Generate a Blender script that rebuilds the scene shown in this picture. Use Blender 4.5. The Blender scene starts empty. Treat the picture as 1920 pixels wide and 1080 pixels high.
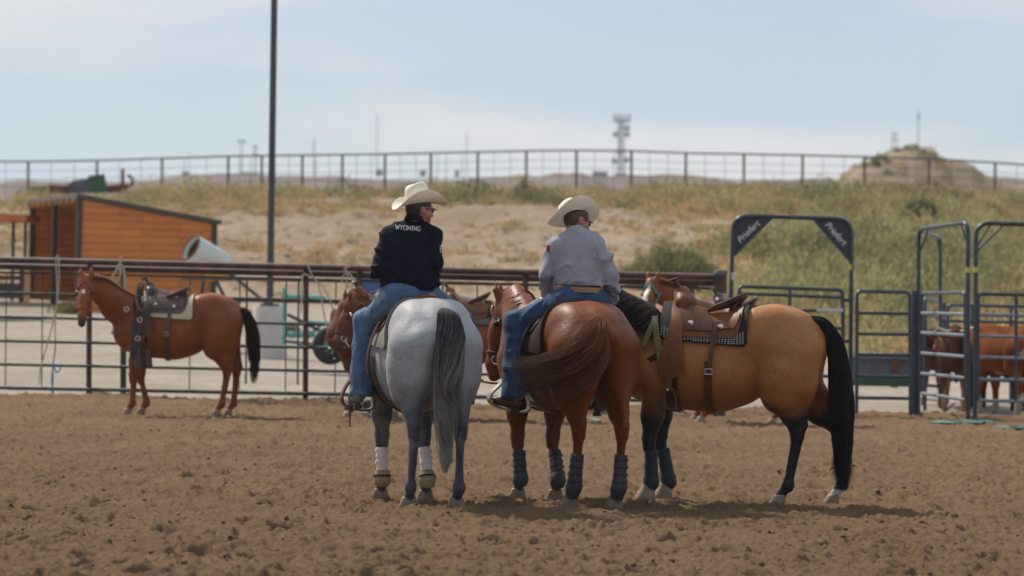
import bpy, bmesh, math, random
import numpy as np
from mathutils import Vector, Matrix
R = math.radians
SC = bpy.context.scene
# ------------------------------------------------------------------ camera
CAM_H = 1.55; FPX = 6400.0; ROLL = R(1.1); PITCH = math.atan(18/FPX)
cam_d = bpy.data.cameras.new('camera'); cam = bpy.data.objects.new('camera', cam_d)
SC.collection.objects.link(cam); SC.camera = cam
cam_d.sensor_fit = 'HORIZONTAL'; cam_d.sensor_width = 36; cam_d.lens = FPX*36/1920; cam_d.clip_start = 0.5; cam_d.clip_end = 8000
CM = Matrix.Rotation(R(90)+PITCH, 3, 'X') @ Matrix.Rotation(ROLL, 3, 'Z')
cam.matrix_world = Matrix.Translation((0, 0, CAM_H)) @ CM.to_4x4()
cam_d.dof.use_dof = True; cam_d.dof.focus_distance = 25.6; cam_d.dof.aperture_fstop = 2.9
SC.render.resolution_x = 1024; SC.render.resolution_y = 576
def pix(px, py, d):                       # a photo pixel at a distance along +Y -> world point
    v = CM @ Vector(((px-960)/FPX, -(py-540)/FPX, -1.0))
    return Vector((v.x*d/v.y, d, CAM_H+v.z*d/v.y))
def gnd(px, py, z=0.0):                   # a photo pixel on the ground
    v = CM @ Vector(((px-960)/FPX, -(py-540)/FPX, -1.0))
    t = (z-CAM_H)/v.z
    return Vector((v.x*t, v.y*t, z))
# ------------------------------------------------------------------ sky, sun, exposure
SUN_AZ = Vector((-0.70, 0.71, 0)).normalized(); SUN_EL = R(48)
W = bpy.data.worlds.new("World"); SC.world = W; W.use_nodes = True
nt = W.node_tree; bg = nt.nodes['Background']
sky = nt.nodes.new('ShaderNodeTexSky'); sky.sky_type = 'NISHITA'; sky.sun_disc = False
sky.sun_elevation = SUN_EL; sky.sun_rotation = math.atan2(SUN_AZ.x, SUN_AZ.y)
sky.altitude = 1600; sky.air_density = 1.0; sky.dust_density = 1.2; sky.ozone_density = 1.5
tc = nt.nodes.new('ShaderNodeTexCoord')
mp = nt.nodes.new('ShaderNodeMapping'); mp.inputs['Scale'].default_value = (1.0, 1.0, 3.2)
nz = nt.nodes.new('ShaderNodeTexNoise'); nz.inputs['Scale'].default_value = 7; nz.inputs['Detail'].default_value = 5; nz.inputs['Roughness'].default_value = .5
cr = nt.nodes.new('ShaderNodeValToRGB'); cr.color_ramp.elements[0].position = .40; cr.color_ramp.elements[1].position = .72
mx = nt.nodes.new('ShaderNodeMixRGB'); mx.inputs[2].default_value = (6.5, 7.5, 8.8, 1)
ml = nt.nodes.new('ShaderNodeMath'); ml.operation = 'MULTIPLY'; ml.inputs[1].default_value = .45
ad = nt.nodes.new('ShaderNodeMath'); ad.operation = 'ADD'; ad.inputs[1].default_value = .50; ad.use_clamp = True
L = nt.links
L.new(tc.outputs['Generated'], mp.inputs[0]); L.new(mp.outputs[0], nz.inputs['Vector']); L.new(nz.outputs[0], cr.inputs[0])
L.new(cr.outputs[0], ml.inputs[0]); L.new(ml.outputs[0], ad.inputs[0]); L.new(ad.outputs[0], mx.inputs[0]); L.new(sky.outputs[0], mx.inputs[1]); L.new(mx.outputs[0], bg.inputs[0])
nz2 = nt.nodes.new('ShaderNodeTexNoise'); nz2.inputs['Scale'].default_value = 4.2; nz2.inputs['Detail'].default_value = 6; nz2.inputs['Roughness'].default_value = .48
mp2 = nt.nodes.new('ShaderNodeMapping'); mp2.inputs['Scale'].default_value = (1.0, 1.0, 4.6); mp2.inputs['Location'].default_value = (.55, .2, .1)
cr2 = nt.nodes.new('ShaderNodeValToRGB'); cr2.color_ramp.elements[0].position = .47; cr2.color_ramp.elements[1].position = .60; cr2.color_ramp.elements[1].color = (.70, .70, .70, 1)
mx2 = nt.nodes.new('ShaderNodeMixRGB'); mx2.inputs[2].default_value = (9.0, 8.75, 8.6, 1)
L.new(tc.outputs['Generated'], mp2.inputs[0]); L.new(mp2.outputs[0], nz2.inputs['Vector']); L.new(nz2.outputs[0], cr2.inputs[0]); L.new(cr2.outputs[0], mx2.inputs[0]); L.new(mx.outputs[0], mx2.inputs[1]); L.new(mx2.outputs[0], bg.inputs[0])
bg.inputs[1].default_value = 0.10
sl = bpy.data.lights.new('sun', 'SUN'); sl.energy = 5.0; sl.angle = R(5); sl.color = (1, .91, .78)
so = bpy.data.objects.new('sun', sl); SC.collection.objects.link(so)
sdir = Vector((SUN_AZ.x*math.cos(SUN_EL), SUN_AZ.y*math.cos(SUN_EL), math.sin(SUN_EL)))
so.rotation_euler = (-sdir).to_track_quat('-Z', 'Y').to_euler(); so.location = sdir*50
SC.view_settings.view_transform = 'Standard'; SC.view_settings.look = 'None'
SC.view_settings.exposure = -0.12; SC.view_settings.gamma = 1
SC.render.engine = 'CYCLES'
# ------------------------------------------------------------------ helpers
rng = np.random.default_rng(7); random.seed(7)
def tag(o, label=None, cat=None, group=None, kind=None):
    if label: o['label'] = label
    if cat: o['category'] = cat
    if group: o['group'] = group
    if kind: o['kind'] = kind
    return o
def empty(name, loc=(0, 0, 0), rz=0, label=None, cat=None, group=None):
    o = bpy.data.objects.new(name, None); SC.collection.objects.link(o)
    o.location = loc; o.rotation_euler = (0, 0, rz); o.empty_display_size = .1
    return tag(o, label, cat, group)
def mesh_obj(name, V, F, mat, parent=None, smooth=True, col=None):
    me = bpy.data.meshes.new(name)
    if isinstance(F, np.ndarray):
        V = np.asarray(V, np.float32); n = F.shape[1]
        me.vertices.add(len(V)); me.vertices.foreach_set('co', V.ravel())
        me.loops.add(F.size); me.loops.foreach_set('vertex_index', F.astype(np.int32).ravel())
        me.polygons.add(len(F)); me.polygons.foreach_set('loop_start', np.arange(0, F.size, n, dtype=np.int32))
        me.update(calc_edges=True)
    else:
        me.from_pydata([tuple(v) for v in V], [], F)
    if smooth is True:
        me.polygons.foreach_set('use_smooth', [True]*len(me.polygons))
    if col is not None:
        ca = me.color_attributes.new('Col', 'FLOAT_COLOR', 'POINT')
        c = np.ones((len(me.vertices), 4), np.float32); c[:, :3] = col; ca.data.foreach_set('color', c.ravel())
    o = bpy.data.objects.new(name, me); SC.collection.objects.link(o)
    if mat: me.materials.append(mat)
    if parent: o.parent = parent
    return o
class MB:                                  # collects shapes into ONE mesh
    def __init__(s): s.V = []; s.F = []
    def add(s, V, F):
        o = len(s.V); s.V += [tuple(v) for v in V]; s.F += [tuple(i+o for i in f) for f in F]; return s
    def box(s, c, size, rz=0, rot=None):
        x, y, z = [a/2 for a in size]; M = rot if rot is not None else Matrix.Rotation(rz, 3, 'Z'); c = Vector(c)
        vs = [c+M@Vector((i*x, j*y, k*z)) for i in (-1, 1) for j in (-1, 1) for k in (-1, 1)]
        return s.add(vs, [(0, 1, 3, 2), (4, 6, 7, 5), (0, 4, 5, 1), (2, 3, 7, 6), (0, 2, 6, 4), (1, 5, 7, 3)])
    def tube(s, pts, r, n=8, cap=True):
        pts = [Vector(p) for p in pts]; m = len(pts)
        rs = r if isinstance(r, (list, tuple)) else [r]*m
        up = None; vs = []
        for i, p in enumerate(pts):
            t = (pts[min(i+1, m-1)]-pts[max(i-1, 0)]).normalized()
            if up is None: up = t.orthogonal().normalized()
            up = (up-t*up.dot(t)); up = up.normalized() if up.length > 1e-6 else t.orthogonal().normalized()
            b = t.cross(up)
            for k in range(n):
                a = 2*math.pi*k/n; vs.append(p+(up*math.cos(a)+b*math.sin(a))*rs[i])
        fs = [(i*n+k, i*n+(k+1) % n, (i+1)*n+(k+1) % n, (i+1)*n+k) for i in range(m-1) for k in range(n)]
        if cap: fs += [tuple(range(n-1, -1, -1)), tuple((m-1)*n+k for k in range(n))]
        return s.add(vs, fs)
    def lathe(s, prof, c=(0, 0, 0), n=24, M=None):      # prof: (r, z) list
        c = Vector(c); vs = []; M = M or Matrix.Identity(3)
        for r, z in prof:
            for k in range(n):
                a = 2*math.pi*k/n; vs.append(c+M@Vector((r*math.cos(a), r*math.sin(a), z)))
        m = len(prof)
        fs = [(i*n+k, i*n+(k+1) % n, (i+1)*n+(k+1) % n, (i+1)*n+k) for i in range(m-1) for k in range(n)]
        fs += [tuple(range(n-1, -1, -1)), tuple((m-1)*n+k for k in range(n))]
        return s.add(vs, fs)
    def torus(s, c, Rr, r, M=None, n=20, m=8, sx=1, sy=1):
        M = M or Matrix.Identity(3)
        pts = [Vector(c)+M@Vector((Rr*sx*math.cos(2*math.pi*k/n), Rr*sy*math.sin(2*math.pi*k/n), 0)) for k in range(n)]
        return s.loop(pts, r, m)
    def loop(s, pts, r, m=8):
        n = len(pts); pts = [Vector(p) for p in pts]; vs = []; nrm = Vector((0, 0, 0))
        c = sum(pts, Vector((0, 0, 0)))/n
        for i in range(n): nrm += (pts[i]-c).cross(pts[(i+1) % n]-c)
        nrm.normalize()
        for i in range(n):
            t = (pts[(i+1) % n]-pts[i-1]).normalized(); b = t.cross(nrm).normalized()
            for k in range(m):
                a = 2*math.pi*k/m; vs.append(pts[i]+(nrm*math.cos(a)+b*math.sin(a))*r)
        return s.add(vs, [(i*m+k, i*m+(k+1) % m, ((i+1) % n)*m+(k+1) % m, ((i+1) % n)*m+k) for i in range(n) for k in range(m)])
    def build(s, name, mat, parent=None, smooth=True, bevel=0):
        o = mesh_obj(name, s.V, s.F, mat, parent, smooth)
        if smooth == 'auto' or smooth is True:
            o.data.polygons.foreach_set('use_smooth', [True]*len(o.data.polygons))
            try: o.data.set_sharp_from_angle(angle=R(40))
            except Exception: pass
        if bevel:
            b = o.modifiers.new('bevel', 'BEVEL'); b.width = bevel; b.segments = 2; b.limit_method = 'ANGLE'
        return o
def spline(pts, n):
    P = [Vector(p) for p in pts]; P = [P[0]*2-P[1]]+P+[P[-1]*2-P[-2]]; out = []
    m = len(P)-3
    for i in range(n):
        u = i/(n-1)*m; k = min(int(u), m-1); t = u-k; a, b, c, d = P[k:k+4]
        out.append(.5*((2*b)+(c-a)*t+(2*a-5*b+4*c-d)*t*t+(3*b-a-3*c+d)*t*t*t))
    return out
def copy_tree(o, parent=None):
    c = o.copy(); SC.collection.objects.link(c)
    if parent is not None: c.parent = parent; c.matrix_parent_inverse = o.matrix_parent_inverse
    for ch in [x for x in SC.objects if x.parent == o]: copy_tree(ch, c)
    return c
# value noise (numpy)
def _hash(ix, iy, iz, s):
    h = (ix*374761393+iy*668265263+iz*2147483647+s*1274126177) & 0xffffffff
    h = ((h ^ (h >> 13))*1274126177) & 0xffffffff
    h = (h ^ (h >> 16))
    return (h & 0xffff).astype(np.float32)/65535.0
def vnoise(P, f=1.0, seed=0):
    P = np.asarray(P, np.float64)*f; I = np.floor(P).astype(np.int64); T = (P-I).astype(np.float32); T = T*T*(3-2*T)
    ix, iy, iz = I[..., 0], I[..., 1], I[..., 2]; tx, ty, tz = T[..., 0], T[..., 1], T[..., 2]
    def H(a, b, c): return _hash(ix+a, iy+b, iz+c, seed)
    x00 = H(0, 0, 0)*(1-tx)+H(1, 0, 0)*tx; x10 = H(0, 1, 0)*(1-tx)+H(1, 1, 0)*tx
    x01 = H(0, 0, 1)*(1-tx)+H(1, 0, 1)*tx; x11 = H(0, 1, 1)*(1-tx)+H(1, 1, 1)*tx
    return ((x00*(1-ty)+x10*ty)*(1-tz)+(x01*(1-ty)+x11*ty)*tz)*2-1
def fbm(P, f, oct=4, seed=0, g=.5):
    out = 0; a = 1
    for i in range(oct): out = out+a*vnoise(P, f*2**i, seed+i*17); a *= g
    return out
# ------------------------------------------------------------------ materials
def mat(name, color=(.5, .5, .5), rough=.6, metal=0, var=0, vscale=8, bump=0, bscale=60, attr=False, spec=.5, sheen=0, detail=4, col2=None, stretch=None, trans=0, coat=0, wave=None):
    m = bpy.data.materials.new(name); m.use_nodes = True; n = m.node_tree.nodes; l = m.node_tree.links
    b = n['Principled BSDF']; b.inputs['Roughness'].default_value = rough; b.inputs['Metallic'].default_value = metal
    b.inputs['Specular IOR Level'].default_value = spec
    if sheen: b.inputs['Sheen Weight'].default_value = sheen; b.inputs['Sheen Roughness'].default_value = .4
    if coat: b.inputs['Coat Weight'].default_value = coat
    tcn = n.new('ShaderNodeTexCoord'); src = tcn.outputs['Object']
    if stretch:
        mpn = n.new('ShaderNodeMapping'); mpn.inputs['Scale'].default_value = stretch; l.new(src, mpn.inputs[0]); src = mpn.outputs[0]
    if attr:
        a = n.new('ShaderNodeAttribute'); a.attribute_name = 'Col'; base = a.outputs['Color']
    else:
        a = n.new('ShaderNodeRGB'); a.outputs[0].default_value = (*color, 1); base = a.outputs[0]
    if var or col2:
        t = n.new('ShaderNodeTexNoise'); t.inputs['Scale'].default_value = vscale; t.inputs['Detail'].default_value = detail; t.inputs['Roughness'].default_value = .62
        l.new(src, t.inputs['Vector'])
        if col2:
            rp = n.new('ShaderNodeValToRGB'); rp.color_ramp.elements[0].position = .42; rp.color_ramp.elements[1].position = .62; l.new(t.outputs[0], rp.inputs[0])
            mxn = n.new('ShaderNodeMixRGB'); mxn.inputs[2].default_value = (*col2, 1); l.new(rp.outputs[0], mxn.inputs[0]); l.new(base, mxn.inputs[1]); base = mxn.outputs[0]
        if var:
            mr = n.new('ShaderNodeMapRange'); mr.inputs['From Min'].default_value = .25; mr.inputs['From Max'].default_value = .75
            mr.inputs['To Min'].default_value = 1-var; mr.inputs['To Max'].default_value = 1+var; l.new(t.outputs[0], mr.inputs[0])
            mm = n.new('ShaderNodeVectorMath'); mm.operation = 'SCALE'; l.new(base, mm.inputs[0]); l.new(mr.outputs[0], mm.inputs['Scale']); base = mm.outputs[0]
    l.new(base, b.inputs['Base Color'])
    if bump:
        t2 = n.new('ShaderNodeTexNoise'); t2.inputs['Scale'].default_value = bscale; t2.inputs['Detail'].default_value = 4; l.new(src, t2.inputs['Vector'])
        bp = n.new('ShaderNodeBump'); bp.inputs['Distance'].default_value = bump; bp.inputs['Strength'].default_value = 1; l.new(t2.outputs[0], bp.inputs['Height']); l.new(bp.outputs[0], b.inputs['Normal'])
    if trans:
        tr = n.new('ShaderNodeBsdfTranslucent'); l.new(base, tr.inputs[0]); ms = n.new('ShaderNodeMixShader'); ms.inputs[0].default_value = trans
        l.new(b.outputs[0], ms.inputs[1]); l.new(tr.outputs[0], ms.inputs[2]); l.new(ms.outputs[0], n['Material Output'].inputs[0])
    return m
M = {}
M['coat'] = mat('horse_coat', attr=True, rough=.46, spec=.24, var=.20, vscale=42, bump=.0035, bscale=26, sheen=0, detail=6)
M['hide'] = mat('cattle_hide', attr=True, rough=.85, spec=.08, var=.2, vscale=30)
M['coat_grey'] = mat('grey_horse_coat', attr=True, rough=.55, spec=.28, var=.17, vscale=75, bump=.0035, bscale=26, sheen=.12, detail=3)
M['hair'] = mat('horse_hair', attr=True, rough=.62, spec=.22, var=.12, vscale=5)
M['hoof'] = mat('hoof_horn', (.19, .14, .095), .6, var=.35, vscale=22, bump=.002, bscale=70)
M['hoofdark'] = mat('hoof_dark', (.13, .11, .09), .65, var=.3, vscale=22, bump=.002, bscale=70)
M['eye'] = mat('eye_gloss', (.01, .007, .005), .08)
M['leather'] = mat('leather', (.085, .031, .014), .5, spec=.3, var=.45, vscale=12, bump=.0015, bscale=90)
M['leather_tan'] = mat('tan_leather', (.20, .066, .018), .5, var=.45, vscale=9, bump=.002, bscale=70, col2=(.095, .034, .013), spec=.3)
M['leather_dark'] = mat('dark_leather', (.045, .024, .018), .42, var=.35, vscale=14, bump=.0015, bscale=90)
M['leather_maroon'] = mat('maroon_leather', (.085, .045, .04), .45, var=.3, vscale=14, bump=.0015, bscale=90)
M['steel'] = mat('polished_steel', (.62, .62, .60), .25, metal=1, var=.2, vscale=30)
M['felt_black'] = mat('black_felt', (.014, .014, .016), .9, bump=.002, bscale=200)
M['felt_cream'] = mat('cream_felt', (.50, .45, .33), .9, var=.15, bump=.002, bscale=200)
M['felt_gray'] = mat('grey_felt', (.20, .185, .16), .9, var=.2, bump=.002, bscale=150)
M['neoprene'] = mat('neoprene_navy', (.014, .016, .023), .62, var=.3, vscale=30, bump=.001, bscale=150)
M['neoprene_lt'] = mat('neoprene_slate', (.036, .039, .046), .6, var=.3, vscale=30, bump=.001, bscale=150)
M['wrap_white'] = mat('white_wrap', (.62, .55, .53), .8, var=.12, vscale=40, bump=.001, bscale=150)
M['rubber_tan'] = mat('dusty_rubber', (.27, .20, .13), .8, var=.3, vscale=20)
M['rope'] = mat('pale_rope', (.46, .42, .33), .9, var=.2, vscale=60, bump=.003, bscale=160)
# ------------------------------------------------------------------ signed-distance sculpting
class Field:
    def __init__(s): s.p = []
    def ell(s, c, r, k=.06, Rm=None, pitch=0, sub=False):
        if Rm is None: Rm = np.array(Matrix.Rotation(R(pitch), 3, 'Y'))
        s.p.append(('e', np.array(c, float), np.array(r, float), k, np.array(Rm, float), sub)); return s
    def cone(s, a, b, ra, rb, k=.05, n=None, q=1.0):
        s.p.append(('c', np.array(a, float), np.array(b, float), float(ra), float(rb), k, None if n is None else np.array(n, float)/np.linalg.norm(n), q)); return s
    def chain(s, pts, rs, k=.04, n=None, q=1.0):
        for i in range(len(pts)-1): s.cone(pts[i], pts[i+1], rs[i], rs[i+1], k, n, q)
        return s
    def one(s, pr, P):
        if pr[0] == 'e':
            q = (P-pr[1])@pr[4]; r = pr[2]
            k0 = np.linalg.norm(q/r, axis=-1); k1 = np.linalg.norm(q/(r*r), axis=-1)+1e-9
            d = k0*(k0-1)/k1
            return np.where(k0 < 1e-4, -r.min(), d), pr[3]
        _, a, b, ra, rb, k, n, q = pr
        if n is not None and q != 1:
            f = 1/q-1
            P = P+(P@n)[..., None]*n*f; a = a+n*(a@n)*f; b = b+n*(b@n)*f
        ba = b-a; L2 = ba@ba+1e-9; pa = P-a
        t = np.clip((pa@ba)/L2, 0, 1)
        d = np.linalg.norm(pa-t[..., None]*ba, axis=-1)-(ra+(rb-ra)*t)
        return d*(.5+.5*min(q, 1)), k
    def ev(s, P):
        P = np.asarray(P, float); out = np.full(P.shape[:-1], 5.0)
        for pr in s.p:
            d, k = s.one(pr, P); out = s.comb(out, d, k, pr)
        return out
    @staticmethod
    def comb(o, d, k, pr):
        if pr[0] == 'e' and pr[5]:
            h = np.clip(.5-.5*(o+d)/k, 0, 1); return o*(1-h)-d*h+k*h*(1-h)
        h = np.clip(.5+.5*(d-o)/k, 0, 1)
        return d*(1-h)+o*h-k*h*(1-h)
    def bounds(s, pr):
        if pr[0] == 'e': r = pr[2].max()+pr[3]*1.2+.03; return pr[1]-r, pr[1]+r
        r = max(pr[3], pr[4])+pr[5]*1.2+.03; return np.minimum(pr[1], pr[2])-r, np.maximum(pr[1], pr[2])+r
    def mesh(s, h, disp=None, post=None, pad=.03):
        B = [s.bounds(p) for p in s.p if not (p[0] == 'e' and p[5])]
        lo = np.min([b[0] for b in B], 0)-pad; hi = np.max([b[1] for b in B], 0)+pad
        N = np.ceil((hi-lo)/h).astype(int)+1
        ax = [lo[i]+np.arange(N[i])*h for i in range(3)]
        G = np.full(N, .25, np.float64)
        for pr in s.p:
            b0, b1 = s.bounds(pr)
            i0 = np.clip(np.floor((b0-lo)/h).astype(int), 0, N-1); i1 = np.clip(np.ceil((b1-lo)/h).astype(int)+1, 1, N)
            sl_ = tuple(slice(i0[i], i1[i]) for i in range(3))
            P = np.stack(np.meshgrid(ax[0][sl_[0]], ax[1][sl_[1]], ax[2][sl_[2]], indexing='ij'), -1)
            d, k = s.one(pr, P); G[sl_] = s.comb(G[sl_], d, k, pr)
        if disp is not None or post is not None:
            msk = np.abs(G) < .06 if post is None else np.abs(G) < 9
            ii = np.nonzero(msk); P = np.stack([ax[i][ii[i]] for i in range(3)], -1)
            v = G[ii]
            if disp is not None: v = v+disp(P)*(np.abs(v) < .06)
            if post is not None: v = post(P, v)
            G[ii] = v
        G[[0, -1], :, :] = .1; G[:, [0, -1], :] = .1; G[:, :, [0, -1]] = .1
        return surface_nets(G, lo, h)
def surface_nets(G, lo, h):
    N = np.array(G.shape); S = G < 0
    Cn = N-1; cnt = np.zeros(Cn, np.int8); acc = np.zeros((*Cn, 3), np.float32)
    def sub(A, o): return A[o[0]:o[0]+Cn[0], o[1]:o[1]+Cn[1], o[2]:o[2]+Cn[2]]
    for a in range(3):
        for u in (0, 1):
            for v in (0, 1):
                o0 = [0, 0, 0]; oth = [i for i in range(3) if i != a]; o0[oth[0]] = u; o0[oth[1]] = v
                o1 = list(o0); o1[a] = 1
                s0 = sub(S, o0); s1 = sub(S, o1); m = s0 != s1
                idx = np.nonzero(m)
                g0 = sub(G, o0)[idx]; g1 = sub(G, o1)[idx]; t = g0/(g0-g1)
                pos = np.zeros((len(t), 3), np.float32); pos[:] = o0; pos[:, a] = t
                acc[idx] += pos; cnt[idx] += 1
    act = cnt > 0; ids = np.full(Cn, -1, np.int64); ii = np.nonzero(act); ids[ii] = np.arange(len(ii[0]))
    V = np.stack(ii, -1)+acc[ii]/cnt[ii][:, None]
    V = V*h+lo; F = []
    for a in range(3):
        b, c = (a+1) % 3, (a+2) % 3
        s0 = [slice(1, -1)]*3; s0[a] = slice(0, -1); s1 = [slice(1, -1)]*3; s1[a] = slice(1, None)
        A = S[tuple(s0)]; Bq = S[tuple(s1)]
        m = A != Bq; idx = list(np.nonzero(m)); fl = A[tuple(idx)]
        base = [idx[0]+1, idx[1]+1, idx[2]+1]; base[a] = idx[a]
        def cell(db, dc):
            q = [x.copy() for x in base]; q[b] = q[b]+db; q[c] = q[c]+dc; return ids[tuple(q)]
        q = np.stack([cell(-1, -1), cell(0, -1), cell(0, 0), cell(-1, 0)], -1)
        q[~fl] = q[~fl][:, ::-1]; F.append(q)
    F = np.concatenate(F); F = F[(F >= 0).all(1)]
    # two light smoothing passes
    for _ in range(2):
        A = np.zeros_like(V); n = np.zeros(len(V))
        for i in range(4):
            np.add.at(A, F[:, i], V[F[:, (i+1) % 4]]+V[F[:, (i-1) % 4]]); np.add.at(n, F[:, i], 2)
        V = V*.5+.5*A/np.maximum(n, 1)[:, None]
    return V, F
def sstep(a, b, x):
    t = np.clip((x-a)/(b-a), 0, 1); return t*t*(3-2*t)
def mixc(a, b, t): return np.asarray(a)*(1-t[:, None])+np.asarray(b)*t[:, None]
def strands(name, roots, dirs, guides_fn, n, mat_, parent, cols, r0=.004, seg=12, sides=3):
    """hair tubes: guides_fn(i) -> list of points"""
    V = []; F = []; Cc = []
    for i in range(n):
        pts = guides_fn(i); m = len(pts); c = cols(i)
        P = np.array([tuple(p) for p in pts]); T = np.gradient(P, axis=0); T /= np.linalg.norm(T, axis=1)[:, None]+1e-9
        up = np.cross(T, (0.31, .52, .8)); up /= np.linalg.norm(up, axis=1)[:, None]+1e-9; bt = np.cross(T, up)
        tt = np.linspace(0, 1, m); rr = r0*np.minimum(1, (1-tt)*2.2+.12)
        base = sum(len(v) for v in V)
        ring = []
        for k in range(sides):
            a = 2*math.pi*k/sides
            ring.append(P+(up*math.cos(a)+bt*math.sin(a))*rr[:, None])
        Vv = np.stack(ring, 1).reshape(-1, 3); V.append(Vv)
        cc = np.array([c(t) if callable(c) else c for t in tt]); Cc.append(np.repeat(cc, sides, 0))
        I = np.arange(m-1)[:, None]; K = np.arange(sides)[None]
        F.append(np.stack([base+I*sides+K, base+I*sides+(K+1) % sides, base+(I+1)*sides+(K+1) % sides, base+(I+1)*sides+K], -1).reshape(-1, 4))
    return mesh_obj(name, np.concatenate(V), np.concatenate(F), mat_, parent, True, np.concatenate(Cc))
# ------------------------------------------------------------------ the horse
def torso_field(w=1.0, fat=1.0):
    f = Field()
    f.ell((.14, 0, 1.11), (.58, .285*w, .355), .01)
    f.ell((.04, 0, 1.045), (.50, .305*w*fat, .335*fat), .12)
    f.ell((.30, 0, 1.13), (.33, .25*w, .36), .12)
    f.cone((.40, 0, 1.40), (.16, 0, 1.36), .07, .085, .12, (0, 1, 0), .7)
    f.ell((-.26, 0, 1.22), (.42, .25*w, .22), .12)
    f.ell((-.48, 0, 1.315), (.33, .22*w, .22), .10, pitch=-9)
    f.cone((-.62, 0, 1.32), (-.80, 0, 1.27), .12, .07, .08, (0, 1, 0), .9)
    for s in (-1, 1):
        f.ell((-.43, s*.150*w, 1.28), (.30, .165*w, .24), .06, pitch=-14)
        f.cone((-.56, s*.155*w, 1.17), (-.52, s*.180*w, .97), .22, .185, .05, (0, 1, 0), .92)
        f.cone((-.69, s*.110*w, 1.20), (-.67, s*.15*w, .93), .155, .115, .035)
        f.ell((.46, s*.15*w, 1.12), (.17, .12, .32), .06, pitch=24)
        f.ell((.60, s*.11*w, 1.03), (.16, .12, .18), .05)
    f.ell((.55, 0, 1.05), (.22, .20*w, .27), .07)
    for s in (-1, 1):
        f.ell((-.235, s*.335*w, .93), (.035, .05, .17), .05, pitch=-22, sub=True)
        f.ell((.255, s*.36*w, 1.02), (.03, .05, .22), .05, pitch=12, sub=True)
    return f
def neck_head(f, neck, hd, up, w=1.0, head=True):
    """neck: 4 points base..poll; hd: unit poll->nose; up: forehead normal"""
    N = [np.array(tuple(p)) for p in neck]
    rs = [.25, .205, .155, .115]
    for i in range(3):
        t = N[i+1]-N[i]; lat = np.cross((0, 0, 1), t); 
        if np.linalg.norm(lat) < 1e-5: lat = np.array((0, 1, 0))
        f.cone(N[i], N[i+1], rs[i], rs[i+1], .07, lat, .60 if i else .70)
    hd = np.array(tuple(hd)); hd /= np.linalg.norm(hd); up = np.array(tuple(up)); up -= hd*(up@hd); up /= np.linalg.norm(up); lat = np.cross(up, hd)
    p0 = N[3]
    Hp = lambda t, u=0, l=0: p0+hd*t+up*u+lat*l
    if head:
        f.cone(Hp(0, .0), Hp(.24, .012), .105, .092, .06, lat, .80)
        f.cone(Hp(.20, .02), Hp(.46, .015), .082, .058, .04, lat, .80)
        f.cone(Hp(.47, .008), Hp(.55, -.012), .062, .050, .035, lat, .95)
        f.cone(Hp(.53, -.045), Hp(.49, -.05), .03, .03, .03)
        f.cone(Hp(.10, -.075), Hp(.20, -.085), .085, .075, .04, lat, .62)
        f.cone(Hp(.20, -.07), Hp(.44, -.035), .055, .04, .04, lat, .6)
        for s in (-1, 1):
            f.ell(Hp(.155, .035, s*.072), (.035, .028, .03), .02)
            f.cone(Hp(-.02, .05, s*.055), Hp(-.10, .10, s*.07), .036, .034, .015, hd, .6)
            f.cone(Hp(-.10, .10, s*.07), Hp(-.185, .135, s*.062), .032, .006, .015, hd, .6)
    return Hp, lat
def leg_field(f, hoofs, w=1.0, hindw=1.0, flex=None):
    """hoofs: local hoof centres LF RF LH RH"""
    J = {}
    for i, h in enumerate(hoofs):
        h = np.array(tuple(h)); s = 1 if i % 2 == 0 else -1
        if i < 2:
            fet = h+(-.045, 0, .155); knee = np.array((.47*.55+fet[0]*.45+.01, fet[1]*.6+s*.15*.4, .455)); el = np.array((.43, s*.165*w, .93))
            f.chain([np.array((.50, s*.15*w, 1.05)), el], [.14, .125], .06)
            f.chain([el, el*.45+knee*.55+(.005, s*.004, 0), knee+(0, 0, .07)], [.118, .083, .056], .04, (0, 1, 0), .88)
            f.cone(knee+(.006, 0, .045), knee+(.004, 0, -.030), .058, .050, .02)
            f.cone(knee, fet, .034, .031, .02); f.cone(knee+(-.026, 0, -.03), fet+(-.028, 0, .03), .019, .018, .012)
            J[i] = (fet, knee)
        else:
            fet = h+(-.055, 0, .165); hock = np.array((fet[0]*.75+-.80*.25-.01, fet[1]*.75+s*.15*.25, .575)); st = np.array((-.47, s*.185*w, .93))
            f.cone(np.array((-.54, s*.175*w, 1.02)), st+(-.04, 0, -.08), .19, .145, .05, (0, 1, 0), .9)
            f.cone(st+(-.03, 0, .0), hock*.62+st*.38+(-.02, 0, .01), .14, .086, .05, (0, 1, 0), .80)
            f.cone(hock*.62+st*.38+(-.02, 0, 0), hock+(0.01, 0, .03), .082, .056, .05, (0, 1, 0), .8)
            f.cone(np.array((-.69, s*.155*w, .95)), hock+(-.045, 0, .10), .10, .026, .045, (0, 1, 0), .8)
            f.cone(hock+(-.042, 0, .13), hock+(-.058, 0, .045), .02, .026, .02)
            f.cone(hock+(0.008, 0, .05), hock+(.004, 0, -.035), .058, .047, .02)
            f.cone(hock+(-.045, 0, .055), hock+(-.03, 0, -.04), .026, .028, .03)
            f.cone(hock, fet, .036, .032, .02); f.cone(hock+(-.032, 0, -.05), fet+(-.030, 0, .03), .020, .019, .012)
            J[i] = (fet, hock)
        f.cone(fet+(-.008, 0, .010), fet+(-.004, 0, -.010), .048, .045, .018)
        f.cone(fet, h+(.0, 0, .075), .033, .042, .02)
        f.cone(fet+(-.035, 0, -.01), fet+(-.03, 0, -.03), .020, .016, .02)
    return J
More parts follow.
